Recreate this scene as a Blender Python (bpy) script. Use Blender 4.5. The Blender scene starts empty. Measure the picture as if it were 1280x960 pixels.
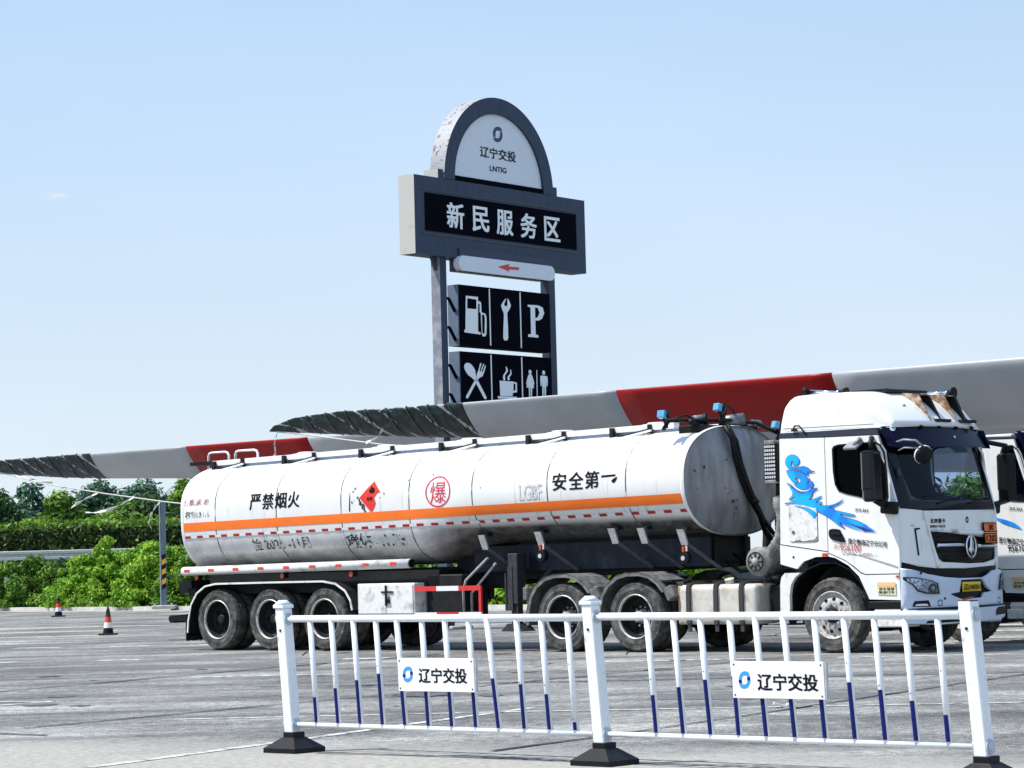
import bpy, bmesh, math, random
import numpy as np
from mathutils import Vector, Matrix
from mathutils.geometry import tessellate_polygon
R = math.radians
random.seed(7); rng = np.random.default_rng(7)
sc = bpy.context.scene
COL = sc.collection

# ------------------------------------------------------------------ camera
cam_d = bpy.data.cameras.new('camera'); cam = bpy.data.objects.new('camera', cam_d); COL.objects.link(cam)
FPX, PIT, ROL, CH = 3364.6, .0662, .0259, 1.3614
cam_d.sensor_width = 36.0; cam_d.lens = FPX / 1280 * 36.0
cam_d.clip_start = .1; cam_d.clip_end = 6000
cam.matrix_world = (Matrix.Translation((0, 0, CH)) @ Matrix.Rotation(math.pi / 2 + PIT, 4, 'X') @ Matrix.Rotation(-ROL, 4, 'Z'))
sc.camera = cam
sc.render.resolution_x = 1024; sc.render.resolution_y = 768

# ------------------------------------------------------------------ light
SUN_AZ = Vector((-.99, -.06, 0)).normalized(); SUN_EL = R(57)
SD = Vector((SUN_AZ.x * math.cos(SUN_EL), SUN_AZ.y * math.cos(SUN_EL), math.sin(SUN_EL)))
sun_d = bpy.data.lights.new('sun', 'SUN'); sun_d.energy = 5.0; sun_d.angle = R(.5); sun_d.color = (1, .965, .9)
sun = bpy.data.objects.new('sun', sun_d); COL.objects.link(sun)
sun.rotation_euler = SD.to_track_quat('Z', 'Y').to_euler(); sun.location = (-20, -10, 40)
w = bpy.data.worlds.new('World'); sc.world = w; w.use_nodes = True
nt = w.node_tree; nt.nodes.clear()
out = nt.nodes.new('ShaderNodeOutputWorld'); bg = nt.nodes.new('ShaderNodeBackground')
sky = nt.nodes.new('ShaderNodeTexSky'); sky.sky_type = 'NISHITA'; sky.sun_disc = False
sky.sun_elevation = SUN_EL; sky.sun_rotation = math.atan2(SUN_AZ.x, SUN_AZ.y)
sky.air_density = 1.0; sky.dust_density = .6; sky.ozone_density = 1.0; sky.altitude = 50
# thin high veil of cloud, seen as faint soft mottling everywhere in the sky
WISP = (-0.16480, 0.97664, 0.13790)
tc = nt.nodes.new('ShaderNodeTexCoord'); mp = nt.nodes.new('ShaderNodeMapping'); mp.inputs['Scale'].default_value = (1, 1, 3.2)
nz = nt.nodes.new('ShaderNodeTexNoise'); nz.inputs['Scale'].default_value = 3.1; nz.inputs['Detail'].default_value = 7
cr = nt.nodes.new('ShaderNodeValToRGB'); cr.color_ramp.elements[0].position = .42; cr.color_ramp.elements[1].position = .8
cr.color_ramp.elements[0].color = (.78, .78, .78, 1); cr.color_ramp.elements[1].color = (.95, .95, .95, 1)
mx = nt.nodes.new('ShaderNodeMix'); mx.data_type = 'RGBA'
sp_ = nt.nodes.new('ShaderNodeSeparateXYZ'); nt.links.new(tc.outputs['Generated'], sp_.inputs[0])
gr_ = nt.nodes.new('ShaderNodeValToRGB'); e_ = gr_.color_ramp.elements; e_[0].position = 0.; e_[1].position = 1.
e_[0].color = (.73, .82, .91, 1); e_[1].color = (.34, .52, .84, 1); q_ = e_.new(.10); q_.color = (.60, .735, .89, 1); q_ = e_.new(.25); q_.color = (.435, .63, .90, 1)
nt.links.new(sp_.outputs[2], gr_.inputs[0])
sc_ = nt.nodes.new('ShaderNodeVectorMath'); sc_.operation = 'SCALE'; sc_.inputs[3].default_value = 10.; nt.links.new(gr_.outputs[0], sc_.inputs[0])
# one thin wisp of cloud
dv = nt.nodes.new('ShaderNodeVectorMath'); dv.operation = 'SUBTRACT'; dv.inputs[1].default_value = WISP
nt.links.new(tc.outputs['Generated'], dv.inputs[0])
dm = nt.nodes.new('ShaderNodeVectorMath'); dm.operation = 'MULTIPLY'; dm.inputs[1].default_value = (100, 100, 330); nt.links.new(dv.outputs[0], dm.inputs[0])
dl = nt.nodes.new('ShaderNodeVectorMath'); dl.operation = 'LENGTH'; nt.links.new(dm.outputs[0], dl.inputs[0])
wn = nt.nodes.new('ShaderNodeTexNoise'); wn.inputs['Scale'].default_value = 260; wn.inputs['Detail'].default_value = 5; nt.links.new(mp.outputs[0], wn.inputs['Vector'])
wa = nt.nodes.new('ShaderNodeMath'); wa.operation = 'MULTIPLY_ADD'; wa.inputs[1].default_value = 1.5; nt.links.new(wn.outputs['Fac'], wa.inputs[0]); nt.links.new(dl.outputs['Value'], wa.inputs[2])
wr = nt.nodes.new('ShaderNodeMapRange'); wr.interpolation_type = 'SMOOTHSTEP'; wr.inputs[1].default_value = 1.5; wr.inputs[2].default_value = .5; wr.inputs[4].default_value = .75; nt.links.new(wa.outputs[0], wr.inputs[0])
wm = nt.nodes.new('ShaderNodeMix'); wm.data_type = 'RGBA'; wm.inputs[7].default_value = (7.6, 8.2, 8.9, 1); nt.links.new(wr.outputs[0], wm.inputs[0]); nt.links.new(sc_.outputs[0], wm.inputs[6])
nt.links.new(wm.outputs[2], mx.inputs[7])
nt.links.new(tc.outputs['Generated'], mp.inputs['Vector']); nt.links.new(mp.outputs[0], nz.inputs['Vector'])
nt.links.new(nz.outputs['Fac'], cr.inputs[0]); nt.links.new(cr.outputs[0], mx.inputs[0])
nt.links.new(sky.outputs[0], mx.inputs[6]); nt.links.new(mx.outputs[2], bg.inputs[0])
nt.links.new(bg.outputs[0], out.inputs[0]); bg.inputs[1].default_value = .095
sc.view_settings.view_transform = 'Standard'; sc.view_settings.look = 'None'
sc.view_settings.exposure = .3; sc.view_settings.gamma = 1.0

# ------------------------------------------------------------------ materials
MATS = {}
def mat(name, col, rough=.5, metal=0., amt=0., scale=6., bump=0., bscale=None, col2=None, lo=.4, hi=.65, isl=0., spec=None, coat=0., detail=6, stretch=None, emit=None):
    if name in MATS: return MATS[name]
    m = bpy.data.materials.new(name); m.use_nodes = True; t = m.node_tree; b = t.nodes['Principled BSDF']
    b.inputs['Base Color'].default_value = (*col, 1); b.inputs['Roughness'].default_value = rough; b.inputs['Metallic'].default_value = metal
    if spec is not None: b.inputs['Specular IOR Level'].default_value = spec
    if coat: b.inputs['Coat Weight'].default_value = coat; b.inputs['Coat Roughness'].default_value = .08
    N = t.nodes.new; Lk = t.links.new
    co = N('ShaderNodeTexCoord'); vec = co.outputs['Object']
    if stretch:
        mpp = N('ShaderNodeMapping'); mpp.inputs['Scale'].default_value = stretch; Lk(vec, mpp.inputs[0]); vec = mpp.outputs[0]
    cur = None
    if col2 is not None:
        n = N('ShaderNodeTexNoise'); n.inputs['Scale'].default_value = scale; n.inputs['Detail'].default_value = detail; n.inputs['Roughness'].default_value = .62
        r = N('ShaderNodeValToRGB'); r.color_ramp.elements[0].position = lo; r.color_ramp.elements[1].position = hi
        r.color_ramp.elements[0].color = (*col, 1); r.color_ramp.elements[1].color = (*col2, 1)
        Lk(vec, n.inputs['Vector']); Lk(n.outputs['Fac'], r.inputs[0]); cur = r.outputs[0]
    if isl or amt:
        h = N('ShaderNodeHueSaturation')
        if cur: Lk(cur, h.inputs['Color'])
        else: h.inputs['Color'].default_value = (*col, 1)
        if isl:
            g = N('ShaderNodeNewGeometry'); mr = N('ShaderNodeMapRange'); mr.inputs['To Min'].default_value = 1 - isl; mr.inputs['To Max'].default_value = 1 + isl
            Lk(g.outputs['Random Per Island'], mr.inputs[0]); Lk(mr.outputs[0], h.inputs['Value'])
        else:
            n2 = N('ShaderNodeTexNoise'); n2.inputs['Scale'].default_value = scale * 2.3; n2.inputs['Detail'].default_value = 5
            mr = N('ShaderNodeMapRange'); mr.inputs['From Min'].default_value = .3; mr.inputs['From Max'].default_value = .7; mr.inputs['To Min'].default_value = 1 - amt; mr.inputs['To Max'].default_value = 1 + amt
            Lk(vec, n2.inputs['Vector']); Lk(n2.outputs['Fac'], mr.inputs[0]); Lk(mr.outputs[0], h.inputs['Value'])
        cur = h.outputs[0]
    if cur: Lk(cur, b.inputs['Base Color'])
    if bump:
        n3 = N('ShaderNodeTexNoise'); n3.inputs['Scale'].default_value = bscale or scale * 4; n3.inputs['Detail'].default_value = 4
        bp = N('ShaderNodeBump'); bp.inputs['Strength'].default_value = bump; bp.inputs['Distance'].default_value = .02
        Lk(vec, n3.inputs['Vector']); Lk(n3.outputs['Fac'], bp.inputs['Height']); Lk(bp.outputs[0], b.inputs['Normal'])
    MATS[name] = m
    return m
def glassmat(name, tint, op=.5):
    if name in MATS: return MATS[name]
    m = bpy.data.materials.new(name); m.use_nodes = True; t = m.node_tree; t.nodes.remove(t.nodes['Principled BSDF'])
    o = t.nodes['Material Output']; tr = t.nodes.new('ShaderNodeBsdfTransparent'); tr.inputs[0].default_value = (*tint, 1)
    gl = t.nodes.new('ShaderNodeBsdfGlossy'); gl.inputs['Roughness'].default_value = .03; gl.inputs[0].default_value = (.9, .95, 1, 1)
    fr = t.nodes.new('ShaderNodeFresnel'); fr.inputs[0].default_value = 1.45; mi = t.nodes.new('ShaderNodeMixShader')
    mu = t.nodes.new('ShaderNodeMath'); mu.operation = 'MULTIPLY'; mu.inputs[1].default_value = op
    t.links.new(fr.outputs[0], mu.inputs[0]); t.links.new(mu.outputs[0], mi.inputs[0]); t.links.new(tr.outputs[0], mi.inputs[1]); t.links.new(gl.outputs[0], mi.inputs[2]); t.links.new(mi.outputs[0], o.inputs[0])
    MATS[name] = m; return m

WHITE = mat('white_truck_paint', (.80, .80, .785), .32, scale=3, col2=(.60, .585, .55), lo=.56, hi=.8, stretch=(1.6, 1.6, .6), coat=.3)
WHITED = mat('white_paint_grubby', (.74, .735, .71), .45, amt=.08, scale=6, col2=(.30, .28, .25), lo=.52, hi=.74)
BLACK = mat('black_plastic', (.006, .006, .007), .5, spec=.2)
BLACKG = mat('gloss_black', (.003, .004, .008), .15, spec=.3)
NAVY = mat('navy_visor', (.002, .003, .022), .3, spec=.12)
CHASSIS = mat('chassis_black', (.010, .010, .012), .65, amt=.4, scale=4, spec=.25)
CHBLUE = mat('chassis_blue_grey', (.014, .019, .03), .65, scale=3, col2=(.04, .05, .065), lo=.5, hi=.75, spec=.3)
RUBBER = mat('tyre_rubber', (.040, .039, .038), .85, scale=7, col2=(.17, .165, .155), lo=.42, hi=.72, bump=.3, bscale=60, spec=.25)
RIMD = mat('dark_rim_steel', (.011, .011, .012), .6, amt=.3, spec=.25)
RIML = mat('rim_edge_steel', (.55, .54, .52), .4, metal=.4, amt=.2, scale=10, col2=(.22, .19, .16), lo=.5, hi=.7)
STEEL = mat('galvanised_steel', (.45, .47, .50), .4, metal=.6, amt=.15)
CHROME = mat('chrome', (.75, .77, .8), .15, metal=1.)
ORANGE = mat('orange_stripe', (.90, .17, .008), .45, amt=.06, scale=1.5)
REDM = mat('reflective_red', (.42, .008, .012), .4)
WREF = mat('reflective_white', (.78, .78, .78), .45, amt=.08)
INK = mat('black_ink', (.006, .006, .008), .7, spec=.15)
RINK = mat('red_ink', (.62, .03, .07), .55)
BLUE = mat('decal_blue', (.0, .20, .83), .35, amt=.0, scale=3, col2=(.0, .42, .95), lo=.4, hi=.6, detail=1)
NAVYP = mat('navy_film', (.003, .008, .11), .5, spec=.2)
GLASS = glassmat('tinted_glass', (.42, .52, .70), .5)
SGLASS = glassmat('dark_side_glass', (.14, .16, .18), .12)
LENS = glassmat('clear_lens', (.86, .9, .96), 1.0)
REDLAMP = mat('orange_red_lamp', (.55, .06, .01), .3)
RUST = mat('rusty_tan', (.17, .085, .045), .8, scale=9, col2=(.50, .38, .27), lo=.45, hi=.62)
TANKW = None

# ------------------------------------------------------------------ helpers
def tag(o, label=None, cat=None, group=None, kind=None):
    if label: o['label'] = label
    if cat: o['category'] = cat
    if group: o['group'] = group
    if kind: o['kind'] = kind
    return o
def empty(name, loc=(0, 0, 0), rz=0):
    o = bpy.data.objects.new(name, None); COL.objects.link(o); o.location = loc; o.rotation_euler = (0, 0, rz); o.empty_display_size = .2
    return o
def link(name, me, m, parent=None, loc=None):
    o = bpy.data.objects.new(name, me); COL.objects.link(o)
    if m is not None and not me.materials:
        for q in (m if isinstance(m, (list, tuple)) else [m]): me.materials.append(q)
    if parent is not None: o.parent = parent
    if loc: o.location = loc
    return o
def copy_tree(o, parent=None):
    c = o.copy(); COL.objects.link(c)
    if parent is not None: c.parent = parent
    for ch in list(o.children): copy_tree(ch, c)
    return c
class MB:
    def __init__(s): s.bm = bmesh.new(); s.mi = 0
    def box(s, c, d, rot=None, bev=0., seg=1, mi=0):
        v = bmesh.ops.create_cube(s.bm, size=1)['verts']
        bmesh.ops.scale(s.bm, vec=d, verts=v)
        fs = list({f for q in v for f in q.link_faces})
        for f in fs: f.material_index = mi
        if bev:
            es = list({e for q in v for e in q.link_edges})
            r = bmesh.ops.bevel(s.bm, geom=es, offset=bev, segments=seg, affect='EDGES', profile=.6)
            v = list({q for f in r['faces'] for q in f.verts} | {q for q in v if q.is_valid})
            for f in {f for q in v for f in q.link_faces}: f.material_index = mi
        M = Matrix.Translation(c) @ (rot if rot is not None else Matrix.Identity(4))
        bmesh.ops.transform(s.bm, matrix=M, verts=v); return v
    def bx(s, x0, x1, y0, y1, z0, z1, bev=0., seg=1, mi=0):
        return s.box(((x0 + x1) / 2, (y0 + y1) / 2, (z0 + z1) / 2), (abs(x1 - x0), abs(y1 - y0), abs(z1 - z0)), None, bev, seg, mi)
    def cyl(s, p, q, r, r2=None, n=16, caps=True, mi=0):
        p = Vector(p); q = Vector(q); d = q - p
        v = bmesh.ops.create_cone(s.bm, cap_ends=caps, segments=n, radius1=r, radius2=r if r2 is None else r2, depth=d.length)['verts']
        M = Matrix.Translation((p + q) / 2) @ d.to_track_quat('Z', 'Y').to_matrix().to_4x4()
        bmesh.ops.transform(s.bm, matrix=M, verts=v)
        for f in {f for a in v for f in a.link_faces}: f.material_index = mi; f.smooth = len(f.verts) == 4
        return v
    def bar(s, p, q, a, b, mi=0):
        p = Vector(p); q = Vector(q); d = q - p
        M = d.to_track_quat('X', 'Z').to_matrix().to_4x4()
        return s.box((p + q) / 2, (d.length, a, b), M, mi=mi)
    def tube(s, pts, r, n=8, mi=0, closed=False):
        pts = [Vector(p) for p in pts]; rings = []; N = len(pts)
        for i, p in enumerate(pts):
            a = pts[i - 1] if (i > 0 or closed) else p; b = pts[(i + 1) % N] if (i < N - 1 or closed) else p
            t = (b - a).normalized(); u = t.orthogonal().normalized() if i == 0 else (u - t * u.dot(t)).normalized(); v = t.cross(u)
            rr = r[i] if isinstance(r, (list, tuple)) else r
            rings.append([s.bm.verts.new(p + (u * math.cos(k * 2 * math.pi / n) + v * math.sin(k * 2 * math.pi / n)) * rr) for k in range(n)])
        for i in range(N if closed else N - 1):
            A, B = rings[i], rings[(i + 1) % N]
            for k in range(n):
                f = s.bm.faces.new((A[k], A[(k + 1) % n], B[(k + 1) % n], B[k])); f.smooth = True; f.material_index = mi
        if not closed:
            for rg in (rings[0][::-1], rings[-1]): f = s.bm.faces.new(rg); f.material_index = mi
    def lathe(s, prof, c=(0, 0, 0), axis='Y', n=32, mi=0, cap=False):
        rings = []
        for (r, a) in prof:
            ring = []
            for k in range(n):
                t = 2 * math.pi * k / n
                x, y = r * math.cos(t), r * math.sin(t)
                p = (x, a, y) if axis == 'Y' else (x, y, a) if axis == 'Z' else (a, x, y)
                ring.append(s.bm.verts.new(Vector(p) + Vector(c)))
            rings.append(ring)
        for A, B in zip(rings[:-1], rings[1:]):
            for k in range(n):
                f = s.bm.faces.new((A[k], A[(k + 1) % n], B[(k + 1) % n], B[k])); f.smooth = True; f.material_index = mi
        for rg in (rings[0], rings[-1]) if cap else ():
            if abs((rg[0].co - rg[n // 2].co).length) > 1e-4: f = s.bm.faces.new(rg); f.material_index = mi
    def prism(s, outline, mapper, t0, t1, mi=0, holes=()):
        # outline in (u,v); mapper(u,v,t)->xyz
        polys = [list(outline)] + [list(h) for h in holes]
        tris = tessellate_polygon([[Vector((a, b, 0)) for a, b in p] for p in polys])
        flat = [q for p in polys for q in p]
        va = [s.bm.verts.new(mapper(a, b, t0)) for a, b in flat]; vb = [s.bm.verts.new(mapper(a, b, t1)) for a, b in flat]
        for t in tris:
            for vs, o in ((va, t), (vb, t[::-1])):
                try: f = s.bm.faces.new([vs[i] for i in o]); f.material_index = mi
                except ValueError: pass
        k = 0
        for p in polys:
            n = len(p)
            for i in range(n):
                j = (i + 1) % n
                try: f = s.bm.faces.new((va[k + i], va[k + j], vb[k + j], vb[k + i])); f.material_index = mi
                except ValueError: pass
            k += n
    def build(s, name, m, parent=None, loc=None, smooth=False, fn=None):
        if fn:
            for v in s.bm.verts: v.co = Vector(fn(*v.co))
        bmesh.ops.recalc_face_normals(s.bm, faces=s.bm.faces)
        if smooth:
            for f in s.bm.faces: f.smooth = True
        me = bpy.data.meshes.new(name); s.bm.to_mesh(me); s.bm.free()
        return link(name, me, m, parent, loc)
def smooth_poly(pts, k=3):
    out = []; n = len(pts)
    for i in range(n):
        p0, p1, p2, p3 = (Vector(pts[(i + j - 1) % n]) for j in range(4))
        for a in range(k):
            t = a / k
            q = .5 * ((2 * p1) + (-p0 + p2) * t + (2 * p0 - 5 * p1 + 4 * p2 - p3) * t * t + (-p0 + 3 * p1 - 3 * p2 + p3) * t ** 3)
            out.append((q.x, q.y))
    return out
def sheet(name, outline, mapper, m, parent, holes=(), grid=0., thick=0., off=-1, smooth=True):
    """flat polygon with holes, cut on a grid, bent by mapper(u,v) -> xyz, optionally thickened"""
    bm = bmesh.new(); polys = [list(outline)] + [list(h) for h in holes]
    flat = [q for p in polys for q in p]
    vs = [bm.verts.new((a, b, 0)) for a, b in flat]
    for t in tessellate_polygon([[Vector((a, b, 0)) for a, b in p] for p in polys]):
        try: bm.faces.new([vs[i] for i in t])
        except ValueError: pass
    cut(bm, grid)
    bmesh.ops.recalc_face_normals(bm, faces=bm.faces)
    if bm.faces and sum(f.normal.z for f in bm.faces) < 0: bmesh.ops.reverse_faces(bm, faces=bm.faces)
    for v in bm.verts: v.co = Vector(mapper(v.co.x, v.co.y))
    if smooth:
        for f in bm.faces: f.smooth = True
    me = bpy.data.meshes.new(name); bm.to_mesh(me); bm.free()
    o = link(name, me, m, parent)
    if thick:
        md = o.modifiers.new('solid', 'SOLIDIFY'); md.thickness = thick; md.offset = off
    return o
def cut(bm, g):
    if not g: return
    gu, gv = (g, g) if not isinstance(g, tuple) else g
    for ax, gg in ((0, gu), (1, gv)):
        if not gg: continue
        cs = [v.co[ax] for v in bm.verts]; a, b = min(cs), max(cs)
        k = math.floor(a / gg) + 1
        while k * gg < b - 1e-5:
            co = Vector((0, 0, 0)); no = Vector((0, 0, 0)); co[ax] = k * gg; no[ax] = 1
            bmesh.ops.bisect_plane(bm, geom=bm.verts[:] + bm.edges[:] + bm.faces[:], plane_co=co, plane_no=no, dist=1e-5); k += 1
_tc = {}
def text_bm(s, bold=.0, keep=False):
    k = (s, bold)
    if k not in _tc:
        c = bpy.data.curves.new('writing', 'FONT'); c.body = s; c.offset = bold; c.resolution_u = 3
        o = bpy.data.objects.new('writing', c); COL.objects.link(o)
        me = bpy.data.meshes.new_from_object(o); bpy.data.objects.remove(o); bpy.data.curves.remove(c); _tc[k] = me
    return _tc[k]
def text(name, s, rect, mapper, m, parent, bold=.012, grid=0., slant=0., nd=(0, -1, 0)):
    """writing stretched into rect (u0,v0,u1,v1) and laid on a surface; bold strokes come from shifted layers"""
    bm = bmesh.new(); bm.from_mesh(text_bm(s, 0))
    xs = [v.co.x for v in bm.verts]; ys = [v.co.y for v in bm.verts]
    x0, x1, y0, y1 = min(xs), max(xs), min(ys), max(ys); u0, v0, u1, v1 = rect
    for v in bm.verts:
        b = (v.co.y - y0) / (y1 - y0); a = (v.co.x - x0) / (x1 - x0)
        v.co = Vector((u0 + a * (u1 - u0) + slant * b * (v1 - v0), v0 + b * (v1 - v0), 0))
    cut(bm, grid)
    me0 = bpy.data.meshes.new('glyphs'); bm.to_mesh(me0); bm.clear(); em = (v1 - v0) * 1.05
    sh_ = [(0, 0)] if bold <= 0 else [(-1, -.6), (1, -.6), (-1, .6), (1, .6), (0, 0)]
    for k, (a, b) in enumerate(sh_):
        n0 = len(bm.verts); bm.from_mesh(me0); bm.verts.ensure_lookup_table()
        for v in bm.verts[n0:]: v.co = Vector(mapper(v.co.x + a * bold * em, v.co.y + b * bold * em)) + Vector(nd) * (.0004 * k)
    bpy.data.meshes.remove(me0)
    bmesh.ops.recalc_face_normals(bm, faces=bm.faces)
    me = bpy.data.meshes.new(name); bm.to_mesh(me); bm.free()
    return link(name, me, m, parent)
def ring_sector(cx, cz, r0, r1, a0, a1, n=14, sx=1., sz=1.):
    o = [(cx + sx * r1 * math.cos(R(a0 + (a1 - a0) * i / n)), cz + sz * r1 * math.sin(R(a0 + (a1 - a0) * i / n))) for i in range(n + 1)]
    i_ = [(cx + sx * r0 * math.cos(R(a1 + (a0 - a1) * i / n)), cz + sz * r0 * math.sin(R(a1 + (a0 - a1) * i / n))) for i in range(n + 1)]
    return o + i_
def ell(cx, cz, a, b, n=28): return [(cx + a * math.cos(2 * math.pi * i / n), cz + b * math.sin(2 * math.pi * i / n)) for i in range(n)]
def rrect(x0, z0, x1, z1, r, n=5):
    o = []
    for cx, cz, a in ((x1 - r, z1 - r, 0), (x0 + r, z1 - r, 90), (x0 + r, z0 + r, 180), (x1 - r, z0 + r, 270)):
        o += [(cx + r * math.cos(R(a + 90 * i / n)), cz + r * math.sin(R(a + 90 * i / n))) for i in range(n + 1)]
    return o
def emblem(parent, cx, cz, hw, hh, mapper, light, dark):
    """two interlocking arcs of the road company's emblem"""
    sz = hh / 1.0; sx = hw / 1.0
    up = [(.95, .50), (.80, .82), (.45, 1.0), (-.1, 1.0), (-.6, .8), (-.95, .35), (-1, -.1), (-.93, -.42), (-.5, -.42), (-.5, .1), (-.32, .42), (0, .52), (.45, .50)]
    P = [(cx + a * sx, cz + b * sz) for a, b in up]; Q = [(cx - a * sx, cz - b * sz) for a, b in up]
    sheet('emblem_arc', P, mapper, light, parent); sheet('emblem_arc', Q, mapper, light, parent)
    if dark is not light:
        mp2 = lambda u, v: Vector(mapper(u, v)) + Vector((mapper(0, 0, 1) if False else (0, -.002, 0)))
        d = [(-.97, .0), (-1, -.1), (-.93, -.42), (-.5, -.42), (-.5, .05)]
        sheet('emblem_block', [(cx + a * sx, cz + b * sz) for a, b in d], mp2, dark, parent)
        sheet('emblem_block', [(cx - a * sx, cz - b * sz) for a, b in d], mp2, dark, parent)

# ------------------------------------------------------------------ ground, kerb, verge
TH = .7431; TO = Vector((-5.1148, 45.873, 0))
TD = Vector((math.cos(TH), -math.sin(TH), 0)); TN = Vector((math.sin(TH), math.cos(TH), 0))
def TW(x, y, z=0): return TO + TD * x + TN * y + Vector((0, 0, z))

def ground_material():
    m = bpy.data.materials.new('worn_asphalt'); m.use_nodes = True; t = m.node_tree; b = t.nodes['Principled BSDF']; N = t.nodes.new; L = t.links.new
    b.inputs['Roughness'].default_value = .9; b.inputs['Specular IOR Level'].default_value = .25
    co = N('ShaderNodeTexCoord'); vec = co.outputs['Object']
    def noise(sc_, det=6, rgh=.6, st=None):
        n = N('ShaderNodeTexNoise'); n.inputs['Scale'].default_value = sc_; n.inputs['Detail'].default_value = det; n.inputs['Roughness'].default_value = rgh
        if st:
            p = N('ShaderNodeMapping'); p.inputs['Scale'].default_value = st; p.inputs['Rotation'].default_value = (0, 0, .35); L(vec, p.inputs[0]); L(p.outputs[0], n.inputs[0])
        else: L(vec, n.inputs[0])
        return n.outputs['Fac']
    def ramp(f, stops):
        r = N('ShaderNodeValToRGB'); e = r.color_ramp.elements
        while len(e) < len(stops): e.new(.5)
        for q, (p, c) in zip(e, stops): q.position = p; q.color = (*c, 1)
        L(f, r.inputs[0]); return r.outputs[0]
    base = ramp(noise(.35, 8, .65), [(.32, (.10, .098, .095)), (.5, (.18, .177, .17)), (.66, (.30, .295, .28))])
    def mul(a, b_, fac=1.):
        x = N('ShaderNodeMix'); x.data_type = 'RGBA'; x.blend_type = 'MULTIPLY'; x.inputs[0].default_value = fac; L(a, x.inputs[6]); L(b_, x.inputs[7]); return x.outputs[2]
    g1 = ramp(noise(45, 3, .8), [(.36, (.36, .36, .37)), (.5, (.95, .95, .95)), (.62, (1.9, 1.9, 1.88))])
    g2 = ramp(noise(9, 4, .75), [(.35, (.5, .5, .51)), (.5, (1, 1, 1)), (.66, (1.6, 1.6, 1.58))])
    st = ramp(noise(.8, 6, .7, (.16, 1.1, 1)), [(.36, (.55, .56, .58)), (.5, (1, 1, 1)), (.64, (1.45, 1.45, 1.42))])
    c = mul(mul(mul(base, g1, .9), g2, .9), st, .9)
    # sandy dust in the foreground strip along the barrier and near the far kerb
    sep = N('ShaderNodeSeparateXYZ'); L(vec, sep.inputs[0])
    ma = N('ShaderNodeMath'); ma.operation = 'MULTIPLY_ADD'; ma.inputs[1].default_value = .62; L(sep.outputs[0], ma.inputs[0]); L(sep.outputs[1], ma.inputs[2])   # y+.8x
    nn = N('ShaderNodeMath'); nn.operation = 'MULTIPLY_ADD'; nn.inputs[1].default_value = 3.2; L(noise(.5, 6), nn.inputs[0]); L(ma.outputs[0], nn.inputs[2])
    mr = N('ShaderNodeMapRange'); mr.inputs['From Min'].default_value = 22.3; mr.inputs['From Max'].default_value = 20.2; L(nn.outputs[0], mr.inputs[0])
    dust = ramp(noise(14, 6, .8), [(.3, (.20, .185, .16)), (.5, (.34, .325, .29)), (.7, (.50, .48, .44))])
    x = N('ShaderNodeMix'); x.data_type = 'RGBA'; L(mr.outputs[0], x.inputs[0]); L(c, x.inputs[6]); L(dust, x.inputs[7])
    L(x.outputs[2], b.inputs['Base Color'])
    bp = N('ShaderNodeBump'); bp.inputs['Strength'].default_value = .5; bp.inputs['Distance'].default_value = .02; L(noise(70, 3), bp.inputs['Height']); L(bp.outputs[0], b.inputs['Normal'])
    return m
me = bpy.data.meshes.new('ground'); S_ = 2500
me.from_pydata([(-S_, -200, 0), (S_, -200, 0), (S_, 2 * S_, 0), (-S_, 2 * S_, 0)], [], [(0, 1, 2, 3)])
tag(link('ground', me, ground_material()), kind='structure')
PAINT = mat('worn_white_line', (.62, .62, .60), .8, scale=6, col2=(.2, .2, .195), lo=.47, hi=.60)
PAINTY = mat('worn_cream_line', (.60, .55, .42), .7, scale=3, col2=(.2, .2, .19), lo=.5, hi=.62)
TAR_SHADE = mat('tar_and_rail_shadow', (.012, .012, .013), .7)
def strip(name, pts, wid, m, z):
    vs = []; fs = []
    P = []
    for (a, b) in zip(pts[:-1], pts[1:]):
        n = max(1, int(math.dist(a, b) / .5))
        P += [(a[0] + (b[0] - a[0]) * i / n, a[1] + (b[1] - a[1]) * i / n) for i in range(n)]
    P.append(pts[-1])
    for i, p in enumerate(P):
        a = P[max(i - 1, 0)]; b = P[min(i + 1, len(P) - 1)]; d = Vector((b[0] - a[0], b[1] - a[1])).normalized()
        j = random.uniform(-.35, .35) * wid if m is TAR_SHADE else 0; ww = wid * (random.uniform(.6, 1.4) if m is TAR_SHADE else 1)
        vs += [(p[0] - d.y * (ww / 2 + j), p[1] + d.x * (ww / 2 + j), z), (p[0] + d.y * (ww / 2 - j), p[1] - d.x * (ww / 2 - j), z)]
    fs = [(2 * i, 2 * i + 1, 2 * i + 3, 2 * i + 2) for i in range(len(P) - 1)]
    me = bpy.data.meshes.new(name); me.from_pydata(vs, [], fs)
    return tag(link(name, me, m), kind='structure')

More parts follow.
